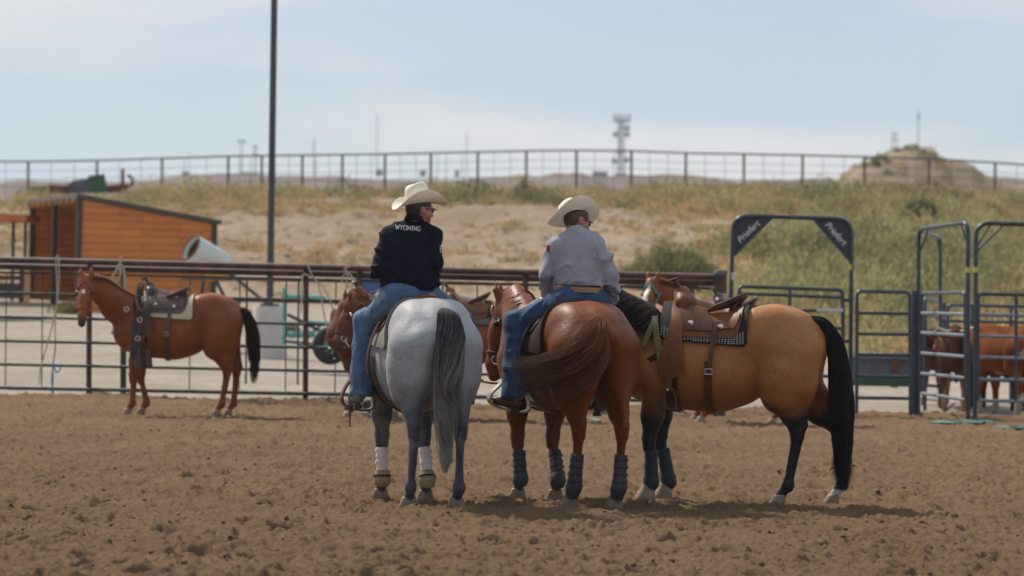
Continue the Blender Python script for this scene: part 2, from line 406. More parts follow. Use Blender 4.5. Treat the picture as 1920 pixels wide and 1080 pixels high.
def hoof_mesh(h, rz=0, big=1.0):
    V = []; F = []; n = 20
    for z, r, fx in ((.0, .073, .014), (.006, .074, .014), (.045, .064, .005), (.078, .054, -.004), (.092, .049, -.006), (.094, .03, -.006)):
        for k in range(n):
            a = 2*math.pi*k/n; x = math.cos(a); y = math.sin(a)
            if x < -.3: x = -.3+(x+.3)*.55
            V.append((h[0]+(x*r*1.08+fx)*big, h[1]+y*r*big*.97, h[2]+z*big))
    for i in range(5):
        for k in range(n): F.append((i*n+k, i*n+(k+1) % n, (i+1)*n+(k+1) % n, (i+1)*n+k))
    F += [tuple(range(n-1, -1, -1)), tuple(5*n+k for k in range(n))]
    return V, F
class Horse:
    def __init__(s, name, label, loc, rz, hoof_px, neck, hd, up, colfn, h=.013, w=1.0, fat=1.0, scale=1.0, group=None, head=True, hoofmat='hoof', eye=True, coat='coat'):
        s.root = empty(name, loc, rz, label, 'horse', group); s.root.scale = (scale,)*3
        if callable(neck): neck, hd, up = neck(Matrix.Translation(loc)@Matrix.Rotation(rz, 4, 'Z')@Matrix.Scale(scale, 4))
        s.M = Matrix.Translation(loc)@Matrix.Rotation(rz, 4, 'Z')@Matrix.Scale(scale, 4); s.Mi = s.M.inverted()
        hoofs = []
        for p in hoof_px:
            q = s.Mi@pix(p[0], 950, p[1]); hoofs.append(Vector((q.x, q.y, 0)))
        s.hoofs = hoofs; s.torso = torso_field(w, fat)
        f = torso_field(w, fat); s.J = leg_field(f, hoofs, w); s.Hp, s.lat = neck_head(f, neck, hd, up, w, head); s.f = f; s.neck = neck
        V, F = f.mesh(h, disp=lambda P: .0045*vnoise(P, 5.5, 31)+.0022*vnoise(P*np.array((1, 1, .6)), 14, 33)); col = colfn(s, V)
        s.body = mesh_obj('body', V, F, M[coat], s.root, True, col)
        for p in hoofs:
            hv, hf = hoof_mesh(p); mesh_obj('hoof', hv, hf, M[hoofmat], s.root).data.polygons.foreach_set('use_smooth', [True]*len(hf))
        if head and eye:
            for sd in (-1, 1):
                mb = MB(); c = s.Hp(.155, .038, sd*.098); mb.lathe([(.003, -.022), (.013, -.018), (.021, -.008), (.022, 0), (.020, .010), (.012, .019), (.003, .022)], c, 12); mb.build('eye', M['eye'], s.root)
    def surf(s, x, th, off=.006, side=1, zc=1.15):
        """points on the torso; x, th arrays; th=0 is the spine, + is left"""
        x = np.asarray(x, float); th = np.asarray(th, float)
        rr = np.linspace(.62, .08, 110); D = np.stack([np.zeros_like(th), np.sin(th), np.cos(th)], -1)
        C = np.stack([x, np.zeros_like(x), np.full_like(x, zc)], -1)
        P = C[..., None, :]+D[..., None, :]*rr[:, None]
        d = s.torso.ev(P); ins = d < off; k = np.argmax(ins, -1); k = np.maximum(k, 1)
        d1 = np.take_along_axis(d, k[..., None], -1)[..., 0]; d0 = np.take_along_axis(d, k[..., None]-1, -1)[..., 0]
        t = np.clip((d0-off)/(d0-d1+1e-9), 0, 1); r = rr[k-1]+(rr[k]-rr[k-1])*t
        return C+D*r[..., None]
    def side(s, x, z, off=.006, sd=1):
        x = np.asarray(x, float); z = np.asarray(z, float); yy = np.linspace(.5, .0, 90)*sd
        P = np.stack([np.broadcast_to(x[..., None], (*x.shape, 90)), np.broadcast_to(yy, (*x.shape, 90)), np.broadcast_to(z[..., None], (*x.shape, 90))], -1)
        d = s.torso.ev(P); ins = d < off; k = np.maximum(np.argmax(ins, -1), 1); k = np.where(ins.any(-1), k, 89)
        d1 = np.take_along_axis(d, k[..., None], -1)[..., 0]; d0 = np.take_along_axis(d, k[..., None]-1, -1)[..., 0]
        t = np.clip((d0-off)/(d0-d1+1e-9), 0, 1); y = yy[k-1]+(yy[k]-yy[k-1])*t
        return np.stack([x, y, z], -1)
def shell(Pin, Pout):
    """closed sheet from two (n,m,3) grids"""
    n, m, _ = Pin.shape; V = np.concatenate([Pin.reshape(-1, 3), Pout.reshape(-1, 3)]); o = n*m; F = []
    I = lambda i, j: i*m+j
    for i in range(n-1):
        for j in range(m-1):
            F.append((I(i, j), I(i, j+1), I(i+1, j+1), I(i+1, j))); F.append((o+I(i, j), o+I(i+1, j), o+I(i+1, j+1), o+I(i, j+1)))
    for i in range(n-1):
        F.append((I(i, 0), I(i+1, 0), o+I(i+1, 0), o+I(i, 0))); F.append((I(i, m-1), o+I(i, m-1), o+I(i+1, m-1), I(i+1, m-1)))
    for j in range(m-1):
        F.append((I(0, j), o+I(0, j), o+I(0, j+1), I(0, j+1))); F.append((I(n-1, j), I(n-1, j+1), o+I(n-1, j+1), o+I(n-1, j)))
    return V, F
def shell_obj(name, Pin, Pout, mat_, parent):
    V, F = shell(Pin, Pout); o = mesh_obj(name, V, F, mat_, parent, False); me = o.data
    bm = bmesh.new(); bm.from_mesh(me); bmesh.ops.recalc_face_normals(bm, faces=bm.faces); bm.to_mesh(me); bm.free()
    me.polygons.foreach_set('use_smooth', [True]*len(me.polygons))
    try: me.set_sharp_from_angle(angle=R(50))
    except Exception: pass
    return o
# coats -------------------------------------------------------------
def leg_dark(s, V, z0, z1):
    return 1-sstep(z0, z1, V[:, 2])
def hair_tail(s, n, guide, spread, col_root, col_tip, r0=.0042, name='tail', seed=1, root_r=(.035, .05), seg=16, curlamp=.01, lenvar=.25, fray=0.0, tpow=1.0):
    g = np.random.default_rng(seed); G = np.array([tuple(p) for p in spline(guide, 40)])
    def fn(i):
        a = g.uniform(0, 2*math.pi); rr = math.sqrt(g.uniform(0, 1)); L_ = 1-g.uniform(0, lenvar)*g.uniform(0, 1)
        st = g.uniform(0, .12) if g.uniform() < .6 else g.uniform(0, .35)
        idx = (st+(L_-st)*np.linspace(0, 1, seg))*39
        P = np.stack([np.interp(idx, np.arange(40), G[:, k]) for k in range(3)], -1)
        u = idx/39; sp = np.interp(u, np.linspace(0, 1, len(spread)), spread)
        ox, oy = math.cos(a)*rr, math.sin(a)*rr
        T = np.gradient(G, axis=0); T = np.stack([np.interp(idx, np.arange(40), T[:, k]) for k in range(3)], -1); T /= np.linalg.norm(T, axis=1)[:, None]
        lat = np.cross(T, (0.0, 0, 1.0)) if abs(T[:, 2]).min() < .6 else np.cross(T, (1.0, 0, 0)); lat /= np.linalg.norm(lat, axis=1)[:, None]+1e-6; nn = np.cross(T, lat)
        ph = g.uniform(0, 6.3); cu = curlamp*np.sin(u*g.uniform(5, 11)+ph)*u
        P = P+lat*(ox*sp*(1+fray*(u-.3)*g.uniform(-1, 1))+cu)[:, None]+nn*(oy*sp*.7+curlamp*.6*np.sin(u*9+ph*2)*u)[:, None]
        return P
    def cols(i):
        v = g.uniform(.74, 1.22); m_ = g.uniform(-.12, .12)
        return lambda t: np.array(mixc(np.array([col_root]), np.array([col_tip]), np.array([np.clip(t+m_, 0, 1)**tpow]))[0])*v
    return strands(name, None, None, fn, n, M['hair'], s.root, cols, r0)
# ------------------------------------------------------------------ the horses in front
def at(px, d): q = pix(px, 950, d); return Vector((q.x, q.y, 0))
def wneck(poll, hd, up, base=((.52, 0, 1.22),), lift=.0, m1=None):
    """neck from the chest to a poll given in the world; head directions in the world"""
    def f(Mx):
        Mi = Mx.inverted(); R3 = Mi.to_3x3().normalized(); p = Mi@Vector(poll); b = Vector((.50, 0, 1.20))
        a = Vector((.72, 0, 1.27)) if m1 is None else Vector(m1)
        m = b.lerp(p, .36)+Vector((.04, 0, .03+lift)); m2 = b.lerp(p, .72)+Vector((0, 0, .05+lift))
        return [b, m, m2, p], R3@Vector(hd), R3@Vector(up)
    return f
def nz(V, f, seed): return fbm(V, f, 4, seed)
def col_gray(s, V):
    n = len(V); c = np.tile(np.array([.285, .292, .312]), (n, 1))
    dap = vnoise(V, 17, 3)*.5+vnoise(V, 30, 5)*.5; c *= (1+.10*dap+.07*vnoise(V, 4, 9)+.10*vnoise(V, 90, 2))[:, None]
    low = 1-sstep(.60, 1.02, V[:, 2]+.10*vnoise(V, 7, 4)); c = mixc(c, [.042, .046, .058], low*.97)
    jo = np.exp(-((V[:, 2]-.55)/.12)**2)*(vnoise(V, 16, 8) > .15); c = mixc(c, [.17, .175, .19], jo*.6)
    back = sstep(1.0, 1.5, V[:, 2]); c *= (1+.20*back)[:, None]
    face = sstep(.8, 1.1, V[:, 0])*.5; return mixc(c, [.2, .2, .21], face)
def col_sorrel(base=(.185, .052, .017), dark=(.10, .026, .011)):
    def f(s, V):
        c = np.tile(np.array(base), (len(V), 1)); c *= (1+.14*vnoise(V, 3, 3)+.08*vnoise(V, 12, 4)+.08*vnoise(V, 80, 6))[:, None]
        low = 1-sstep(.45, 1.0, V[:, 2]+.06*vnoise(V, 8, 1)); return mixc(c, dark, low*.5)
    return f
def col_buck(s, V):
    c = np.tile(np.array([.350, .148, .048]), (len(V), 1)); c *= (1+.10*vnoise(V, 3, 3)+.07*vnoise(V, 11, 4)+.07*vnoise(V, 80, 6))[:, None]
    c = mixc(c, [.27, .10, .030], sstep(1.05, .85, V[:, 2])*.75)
    z = V[:, 2]+.05*vnoise(V, 9, 2); hind = V[:, 0] < -.2
    low = np.where(hind, 1-sstep(.66, .84, z), 1-sstep(.58, .86, z)); c = mixc(c, [.016, .013, .014], low)
    st = hind*(np.abs(V[:, 0]+.42) < .0); face = sstep(.95, 1.2, V[:, 0])*.3
    sock = (V[:, 2] < .13)*(V[:, 1] < 0)*hind; c = mixc(c, [.42, .38, .34], sock*1.0)
    return mixc(c, [.05, .03, .02], face)
def boot(s, i, mat_a, mat_b, z0, z1, bell=None, r=.054, name='leg_boot', bands=3, r1=None):
    """a sports boot wrapped round the cannon bone of leg i, straps as a sub-part"""
    fet, up_ = s.J[i]; fet = Vector(fet); up_ = Vector(up_)
    h = s.hoofs[i]
    def c(z):
        if z > fet.z: t = (z-fet.z)/(up_.z-fet.z); return fet.lerp(up_, t)+Vector((-.010, 0, 0))
        t = (fet.z-z)/(fet.z-h.z); return fet.lerp(h, t)
    zs = np.linspace(z0, z1, 12); rr = [r*(1+.22*math.exp(-((z-fet.z)/.045)**2)-.04*math.sin((z-z0)*70)) for z in zs]
    if r1: rr = [a*(1+(r1/r-1)*(z-z0)/(z1-z0)) for a, z in zip(rr, zs)]
    rr[0] *= .93
    mb = MB(); mb.tube([c(z) for z in zs], rr, 16); o = mb.build(name, mat_a, s.root)
    for k in range(bands):
        z = z0+(z1-z0)*(.38+.5*k/max(bands-1, 1)) if bands > 1 else z0+(z1-z0)*.6
        w = .018; r_ = np.interp(z, zs, rr)+.0015
        st = MB(); st.tube([c(z-w/2), c(z-w/2+.001), c(z+w/2-.001), c(z+w/2)], [r_*.95, r_, r_, r_*.95], 16)
        tb = Vector((c(z).x-.002, c(z).y+(r_ if i % 2 == 0 else -r_), z)); st.box(tb, (.035, .006, .02)); st.build('strap', mat_b, o)
    if bell:
        mb = MB(); mb.lathe([(.062, .028), (.074, .028), (.077, .036), (.070, .07), (.059, .105), (.053, .14), (.052, .146), (.044, .146)], (h.x+.004, h.y, 0), 20, Matrix(((1, 0, -.28), (0, 1, 0), (0, 0, 1)))); mb.build('bell_boot', bell, s.root)
    return o
# the grey --------------------------------------------------------------
hg = R(15)
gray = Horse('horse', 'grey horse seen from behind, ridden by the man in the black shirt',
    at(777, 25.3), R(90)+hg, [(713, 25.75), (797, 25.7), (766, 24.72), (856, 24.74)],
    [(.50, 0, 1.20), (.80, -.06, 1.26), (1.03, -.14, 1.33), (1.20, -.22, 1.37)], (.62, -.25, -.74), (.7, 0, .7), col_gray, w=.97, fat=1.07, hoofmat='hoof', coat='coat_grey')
hair_tail(gray, 1500, [(-.70, -.01, 1.445), (-.80, -.03, 1.40), (-.885, -.03, 1.26), (-.915, -.01, 1.05), (-.92, .01, .78), (-.93, 0, .45), (-.92, .0, .28)],
    [.035, .078, .108, .108, .085, .055, .015], (.018, .020, .028), (.42, .395, .345), tpow=1.9, seed=3, lenvar=.62, r0=.0021, fray=1.0, curlamp=.006)
def mane(s, n, x0, x1, side, length, cols, seed=5, r0=.005, fall=None, jitter=.03, start=0.0, end=1.0, wide=0.0):
    g = np.random.default_rng(seed); N = spline(s.neck, 40); rs = np.interp(np.linspace(0, 1, 40), [0, .33, .66, 1], [.25, .205, .155, .115])
    def fn(i):
        u = g.uniform(start, end)*39; k = int(min(u, 38)); p = N[k].lerp(N[k+1], u-k); r = rs[k]
        t = (N[min(k+1, 39)]-N[k]).normalized(); lat = Vector((0, 0, 1)).cross(t).normalized()*1; upn = t.cross(lat).normalized()
        top = p+upn*(r*.96); L_ = length*g.uniform(.65, 1.1); w = r*(.62)+wide*(1-u/39)**1.5
        sd = side if g.uniform() < .985 else -side
        pts = []
        for q in np.linspace(0, 1, 9):
            a = min(q*L_/(r*1.3), 1.7); 
            c = p+upn*(math.cos(a)*(r+.012))+lat*sd*(math.sin(a)*(w+.02))
            if q*L_/(r*1.3) > 1.7: c = c+Vector((0, 0, -1))*(q*L_-1.7*r*1.3)
            pts.append(c+t*(g.uniform(-1, 1)*.004+q*jitter*math.sin(i*1.7))+lat*sd*q*.01*g.uniform(0, 3))
        return pts
    def cf(i):
        v = g.uniform(.6, 1.4); c = np.array(cols[int(g.integers(len(cols)))])*v; return lambda t: c
    return strands('mane', None, None, fn, n, M['hair'], s.root, cf, r0)
mane(gray, 400, 0, 0, -1, .28, [(.03, .032, .04), (.1, .1, .11)])
for i in range(2):
    boot(gray, i, M['wrap_white'], M['wrap_white'], .225, .405, None, r=.046, bands=3); boot(gray, i, M['rubber_tan'], M['felt_black'], .125, .235, None, r=.055, bands=1, name='fetlock_boot')
# the sorrel with the blown tail ----------------------------------------------
hb = R(25)
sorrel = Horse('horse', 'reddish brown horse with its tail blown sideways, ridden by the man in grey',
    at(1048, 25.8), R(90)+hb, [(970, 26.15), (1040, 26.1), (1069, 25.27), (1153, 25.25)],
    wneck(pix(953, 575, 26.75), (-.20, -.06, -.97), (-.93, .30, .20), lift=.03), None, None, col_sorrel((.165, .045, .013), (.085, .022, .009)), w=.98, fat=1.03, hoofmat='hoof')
def wl(s, px, py, d): q = s.Mi@pix(px, py, d); return (q.x, q.y, q.z)
for k_, (pp, n_, sp_) in enumerate([
    ([(1108, 612, 24.93), (1090, 640, 24.82), (1062, 664, 24.80), (1022, 680, 24.84), (980, 688, 24.92), (945, 688, 25.0)], 330, [.03, .055, .075, .09, .10, .10, .07]),
    ([(1118, 616, 24.92), (1108, 655, 24.80), (1082, 690, 24.78), (1042, 708, 24.80), (998, 720, 24.9), (962, 736, 25.0)], 290, [.03, .06, .08, .09, .10, .11, .09]),
    ([(1126, 616, 24.92), (1128, 665, 24.80), (1108, 712, 24.78), (1066, 738, 24.80), (1020, 752, 24.9), (990, 760, 25.0)], 120, [.03, .05, .06, .07, .09, .11, .10])]):
    T_ = hair_tail(sorrel, n_, [(-.66, 0, 1.42)]+[wl(sorrel, *q) for q in pp], sp_, (.20, .055, .018), (.030, .020, .015), seed=9+k_, lenvar=1.0, curlamp=.042, r0=.0018, fray=.8)
    if k_ == 0: tail0 = T_
    else:                                           # one tail, one mesh
        with bpy.context.temp_override(active_object=tail0, object=tail0, selected_objects=[tail0, T_], selected_editable_objects=[tail0, T_]): bpy.ops.object.join()
mane(sorrel, 520, 0, 0, -1, .30, [(.10, .03, .011), (.13, .036, .013)], r0=.0035, end=.97)
for i in range(4):
    boot(sorrel, i, M['neoprene_lt'], M['neoprene'], .085 if i > 1 else .12, .405 if i > 1 else .38, None, r=.052, r1=.049, bands=4)
# the buckskin -----------------------------------------------------------------
hk = R(80)
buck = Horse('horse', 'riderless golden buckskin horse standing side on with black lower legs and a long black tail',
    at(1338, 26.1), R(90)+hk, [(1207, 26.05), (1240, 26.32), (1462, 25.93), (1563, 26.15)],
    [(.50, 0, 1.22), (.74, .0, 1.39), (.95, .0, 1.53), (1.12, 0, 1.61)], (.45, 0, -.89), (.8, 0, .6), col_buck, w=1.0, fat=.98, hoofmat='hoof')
hair_tail(buck, 1500, [(-.70, 0, 1.435), (-.82, 0, 1.39), (-.91, .01, 1.22), (-.95, .02, .95), (-.97, .03, .65), (-.98, .03, .35), (-.99, .04, .13)],
    [.035, .065, .095, .115, .12, .085, .035], (.012, .010, .012), (.012, .009, .012), seed=13, lenvar=.62, r0=.0022, curlamp=.024, fray=1.1)
mane(buck, 1100, 0, 0, 1, .46, [(.010, .009, .011), (.012, .01, .012), (.012, .01, .012), (.012, .01, .012), (.012, .01, .012), (.012, .01, .012), (.10, .06, .03)], jitter=.05, r0=.0045, wide=.13)
for i in range(2):
    boot(buck, i, M['neoprene'], M['neoprene'], .13, .41, M['rubber_tan'], r=.055, r1=.050, bands=3)
# ------------------------------------------------------------------ tack
def uv_shell(hs, xs, thf, off, thick, name, mat_, parent, nv=41, side=None):
    """sheet draped over the back; thf(x) = half angle; side None = both"""
    xs = np.asarray(xs, float); th = np.array([thf(x) for x in xs]); v = np.linspace(-1, 1, nv) if side is None else np.linspace(.0, 1, nv)*side
    X = np.repeat(xs[:, None], nv, 1); T = th[:, None]*v[None]
    o = shell_obj(name, hs.surf(X, T, off), hs.surf(X, T, off+thick), mat_, parent); return o
def th_for(hs, x, z, off=.02):
    ths = np.linspace(.2, 2.0, 60); P = hs.surf(np.full(60, x), ths, off); k = np.argmax(P[:, 2] < z); return ths[k]
def strip(hs, zs, xl, xr, off, thick, name, mat_, parent, sd=1, nu=7):
    zs = np.asarray(zs, float); xl = np.asarray(xl, float); xr = np.asarray(xr, float); u = np.linspace(0, 1, nu)
    X = xl[:, None]*(1-u)+xr[:, None]*u; Z = np.repeat(zs[:, None], nu, 1)
    P = hs.side(X, Z, off, sd); Q = P.copy()
    # never tuck back under the barrel while hanging
    if name in ('fender', 'stirrup_leather'):
        ym = np.maximum.accumulate(P[..., 1]*sd, 0)*sd; P[..., 1] = ym; Q = P.copy()
    Q[..., 1] += thick*sd
    return shell_obj(name, P, Q, mat_, parent)
def band(hs, x, th0, th1, w, off, thick, name, mat_, parent, n=40, dx=0.0, side=1):
    """strap round the barrel at x from angle th0 to th1"""
    T = np.linspace(th0, th1, n)[:, None]*side; u = np.linspace(-.5, .5, 3)[None]*w
    X = x+u+np.linspace(0, dx, n)[:, None]; T = np.repeat(T, 3, 1)
    return shell_obj(name, hs.surf(X, T, off), hs.surf(X, T, off+thick), mat_, parent)
def saddle(hs, x0, label, pal, pad_label=None, pad_mat=None, pad_z=1.22, pad_back=-.33, stirrups=True, pad2=None, rear_strap=True, detail=True, rolled=True, fender_z=.96, pad_cat='saddle pad', stirrup_mat=None, lift=0.0, fz1=.0, st_only=(1, -1), skl=1.0):
    loc = hs.root.location; rz = hs.root.rotation_euler.z; sc = hs.root.scale[0]
    if pad_mat:
        pr = empty('saddle_pad', loc, rz, pad_label, pad_cat); pr.scale = (sc,)*3
        xs = np.linspace(x0+pad_back, x0+.34, 26)
        def thp(x):
            u = (x-(x0+pad_back))/(.34-pad_back); z = pad_z+.05*u; c = min(u, 1-u)
            return th_for(hs, x, z+(.03*max(0, 1-c/.05)), .02)
        uv_shell(hs, xs, thp, .006, .022, 'pad', pad_mat, pr)
        if pad2:
            xs2 = np.linspace(x0+pad_back+.015, x0+.325, 24)
            for sd in (-1, 1):
                X = np.repeat(xs2[:, None], 9, 1); T0 = np.array([thp(x)-.02 for x in xs2]); T = T0[:, None]-np.linspace(0, .27, 9)[None]
                T = T*sd; shell_obj('woven_border', hs.surf(X, T, .029), hs.surf(X, T, .033), pad2, pr)
    rt = empty('saddle', loc, rz, label, 'saddle'); rt.scale = (sc,)*3
    zs = lambda x: float(hs.surf(np.array([x]), np.array([0.0]), .03)[0, 2])+lift
    z0 = zs(x0)+lift
    # skirts
    xs = np.linspace(x0-.29*skl, x0+.26, 26)
    def ths(x):
        u = (x-x0+.29*skl)/(.26+.29*skl); c = min(u/.16, (1-u)/.12, 1); c = math.sqrt(max(0, 1-(1-c)**2)); return th_for(hs, x, 1.43-.145*c, .035)
    uv_shell(hs, xs, ths, .030, .010, 'skirt', pal['skirt'], rt)
    # seat, fork, horn and cantle
    f = Field(); zf = zs(x0+.19)-.03
    for sd in (-1, 1):
        f.cone((x0+.20, sd*.02, zf+.075), (x0+.185, sd*.095, zf+.015), .062, .058, .04)
        f.cone((x0+.185, sd*.095, zf+.015), (x0+.17, sd*.15, zf-.09), .05, .02, .04, (1, 0, 0), 1)
    V, F = f.mesh(.010); mesh_obj('fork', V, F, pal['fork'], rt)
    hb = MB(); hp = spline([(x0+.215, 0, zf+.10), (x0+.235, 0, zf+.145), (x0+.262, 0, zf+.178)], 6); hb.tube(hp, [.027, .021, .019, .018, .02, .023], 12)
    hM = Matrix.Rotation(R(22), 3, 'Y'); hb.lathe([(.012, -.010), (.034, -.006), (.040, .002), (.038, .010), (.02, .014), (.002, .015)], (x0+.268, 0, zf+.188), 16, hM); hb.build('horn', pal['horn'], rt)
    n, m = 20, 15; P = np.zeros((n, m, 3)); zc = zs(x0-.22)
    for i, x in enumerate(np.linspace(x0-.235, x0+.17, n)):
        u = (x-(x0-.235))/.405; w = .185-.055*u; zsp = zs(x)
        pr = .025+.065*max(0, 1-u/.35)**2+.055*max(0, (u-.75)/.25)**2
        for j, v in enumerate(np.linspace(-1, 1, m)):
            y = v*w; drop = (.085-.02*u)*abs(v)**2.2; P[i, j] = (x, y, zsp+pr-drop-.04*abs(v)**4)
    Q = P.copy(); Q[..., 2] -= .014; shell_obj('seat', Q, P, pal['seat'], rt)
    cb = MB(); arc = []
    for v in np.linspace(-1, 1, 17):
        arc.append((x0-.275-.015*(1-v*v)+.21*abs(v)**2.6, v*.20, zc+.112-.105*abs(v)**2.4))
    n = len(arc); P = np.zeros((n, 5, 3)); Q = P.copy()
    for i, a in enumerate(arc):
        for j, t in enumerate(np.linspace(0, 1, 5)):
            b = Vector((a[0]+.06, a[1]*.90, zc+.035-.06*abs(a[1]/.20)**2)); p = Vector(a).lerp(b, t); P[i, j] = p; Q[i, j] = p+Vector((-.022, 0, -.012))
    shell_obj('cantle', Q, P, pal['cantle'], rt); cb.tube(arc, .012, 8); cb.build('cantle_roll', pal['horn'], rt)
    for sd in (-1, 1):
        # seat jockeys: front and rear
        strip(hs, np.linspace(1.50, 1.33, 9), [x0-.02-.05*math.sin(t*math.pi/2) for t in np.linspace(0, 1, 9)], [x0+.20-.06*t for t in np.linspace(0, 1, 9)], .046, .007, 'jockey', pal['jockey'], rt, sd)
        strip(hs, np.linspace(1.47, 1.35, 8), [x0-.27*skl+.04*t*t for t in np.linspace(0, 1, 8)], [x0-.03-.06*t for t in np.linspace(0, 1, 8)], .044, .007, 'rear_jockey', pal['skirt'], rt, sd)
        if stirrups and sd in st_only:
            t = np.linspace(0, 1, 16); zt = 1.40; zz = zt+(fender_z-zt)*t; wid = np.interp(t, [0, .35, .85, .95, 1], [.045, .07, .095, .085, .04]); cx = x0+.205+fz1+.045*t
            strip(hs, zz, cx-wid, cx+wid, .052, .008, 'fender', pal['fender'], rt, sd)
            yb = float(np.maximum.accumulate(abs(hs.side(np.full(16, cx[-1]), zz, .055, sd)[:, 1]))[-1])*sd; xb = cx[-1]
            lb = MB(); lb.box((xb, yb+.005*sd, fender_z-.035), (.055, .014, .10)); lo = lb.build('stirrup_leather', pal['strap'], rt, bevel=.003)
            sb = MB(); zb = fender_z-.075; yy = yb+.008*sd
            fr = [(xb-.042, yy, zb), (xb+.042, yy, zb), (xb+.066, yy, zb-.05), (xb+.074, yy, zb-.13), (xb+.066, yy, zb-.155), (xb, yy, zb-.162), (xb-.066, yy, zb-.155), (xb-.074, yy, zb-.13), (xb-.066, yy, zb-.05)]
            V = []; 
            fp = spline(fr+[fr[0]], 37)[:-1]; k = len(fp)
            for p in fp:
                for dy, sc_ in ((-.026, 1.0), (.026, 1.0), (.026, .80), (-.026, .80)):
                    c = Vector((xb, yy, zb-.085)); q = c+(p-c)*sc_; V.append((q.x, q.y+dy, q.z))
            Fq = [(i*4+a, i*4+(a+1) % 4, ((i+1) % k)*4+(a+1) % 4, ((i+1) % k)*4+a) for i in range(k) for a in range(4)]
            st = mesh_obj('stirrup', V, Fq, stirrup_mat or pal['stirrup'], rt, True)
            try: st.data.set_sharp_from_angle(angle=R(40))
            except Exception: pass
            if detail:
                b2 = MB(); b2.tube([(xb, yy-.03, zb-.012), (xb, yy+.03, zb-.012)], .008, 8); b2.build('stirrup_bolt', M['steel'], st)
        # front cinch latigo
        strip(hs, np.linspace(1.33, .92, 14), np.full(14, x0+.215), np.full(14, x0+.255), .040, .006, 'latigo', pal['strap'], rt, sd, 3)
        if detail:
            for (cx_, cz_) in ((x0+.10, 1.385), (x0-.13, 1.36)):
                p = hs.side(np.array([cx_]), np.array([cz_]), .058, sd)[0]; cm = MB(); Mx = Matrix.Rotation(R(90), 3, 'X'); cm.lathe([(.022, -.004), (.022, .002), (.014, .006), (.002, .007)], p, 14, Mx if sd < 0 else Matrix.Rotation(R(-90), 3, 'X')); cm.build('concho', M['steel'], rt)
    band(hs, x0+.235, 1.75, 2*math.pi-1.75, .09, .008, .014, 'cinch', pal['cinch'], rt, 50)
    if rear_strap:
        for sd in (-1, 1):
            strip(hs, np.linspace(1.40, .96, 18), np.linspace(x0-.115, x0-.07, 18), np.linspace(x0-.075, x0-.032, 18), .052, .007, 'rear_billet', pal['strap'], rt, sd, 3)
            if detail:
                p = hs.side(np.array([x0-.055]), np.array([1.02]), .064, sd)[0]; bm_ = MB()
                bm_.loop([(p[0]+a*.027, p[1]+.002*sd, p[2]+b*.02) for a, b in ((-1, -1), (1, -1), (1, 1), (-1, 1))], .0035, 6); bm_.build('buckle', M['steel'], rt)
        band(hs, x0-.045, 1.72, 2*math.pi-1.72, .055, .012, .008, 'flank_cinch', pal['strap'], rt, 50)
    return rt
def wmat(name, a, b, sx=60, sy=40):       # woven zigzag cloth
    m = bpy.data.materials.new(name); m.use_nodes = True; n = m.node_tree.nodes; l = m.node_tree.links; b_ = n['Principled BSDF']; b_.inputs['Roughness'].default_value = .9
    t = n.new('ShaderNodeTexCoord'); mp_ = n.new('ShaderNodeMapping'); mp_.inputs['Scale'].default_value = (1, 1, 1); l.new(t.outputs['Object'], mp_.inputs[0])
    w = n.new('ShaderNodeTexWave'); w.wave_type = 'BANDS'; w.bands_direction = 'X'; w.inputs['Scale'].default_value = sx; w.inputs['Distortion'].default_value = 3; w.inputs['Detail'].default_value = 1
    w2 = n.new('ShaderNodeTexWave'); w2.bands_direction = 'Z'; w2.inputs['Scale'].default_value = sy; w2.inputs['Distortion'].default_value = 1.5
    mu = n.new('ShaderNodeMath'); mu.operation = 'MULTIPLY'; l.new(mp_.outputs[0], w.inputs[0]); l.new(mp_.outputs[0], w2.inputs[0]); l.new(w.outputs[1], mu.inputs[0]); l.new(w2.outputs[1], mu.inputs[1])
    r = n.new('ShaderNodeValToRGB'); r.color_ramp.elements[0].position = .28; r.color_ramp.elements[1].position = .42; r.color_ramp.elements[0].color = (*a, 1); r.color_ramp.elements[1].color = (*b, 1)
    l.new(mu.outputs[0], r.inputs[0]); l.new(r.outputs[0], b_.inputs['Base Color']); return m
M['woven'] = wmat('woven_black_white', (.012, .012, .014), (.34, .32, .29), 14, 22)
pal_b = dict(skirt=M['leather_tan'], fork=M['leather_tan'], horn=M['leather_dark'], seat=M['leather'], cantle=M['leather'], jockey=M['leather'], fender=M['leather_tan'], strap=M['leather'], stirrup=M['leather_dark'], cinch=M['leather_dark'])
saddle(buck, .07, 'brown leather saddle with tan fender, no rider, on the golden buckskin horse', pal_b, 'black saddle pad with a woven zigzag border on the buckskin horse', M['felt_black'], pad_z=1.215, pad_back=-.33, pad2=M['woven'], fender_z=.965)
pal_g = dict(skirt=M['leather'], fork=M['leather'], horn=M['leather_tan'], seat=M['leather'], cantle=M['leather_tan'], jockey=M['leather'], fender=M['leather'], strap=M['leather'], stirrup=M['leather'], cinch=M['leather_dark'])
sg_ = saddle(gray, .055, 'brown saddle under the rider in the black shirt', pal_g, 'thick grey felt pad under the saddle of the grey horse', M['felt_gray'], pad_z=1.16, pad_back=-.33, fender_z=.92, detail=False, skl=.6, st_only=(-1,), lift=-.075)
pal_s = dict(skirt=M['leather_dark'], fork=M['leather_dark'], horn=M['leather_dark'], seat=M['leather_dark'], cantle=M['leather_dark'], jockey=M['leather_dark'], fender=M['leather_dark'], strap=M['leather_dark'], stirrup=M['steel'], cinch=M['leather_dark'])
ss_ = saddle(sorrel, .055, 'dark leather saddle with metal stirrups under the rider in grey', pal_s, 'dark felt pad with a pale edge under the saddle of the reddish brown horse', M['leather_dark'], pad_z=1.14, pad_back=-.33, fender_z=.92, detail=False, skl=.6, st_only=(-1,), lift=-.075)
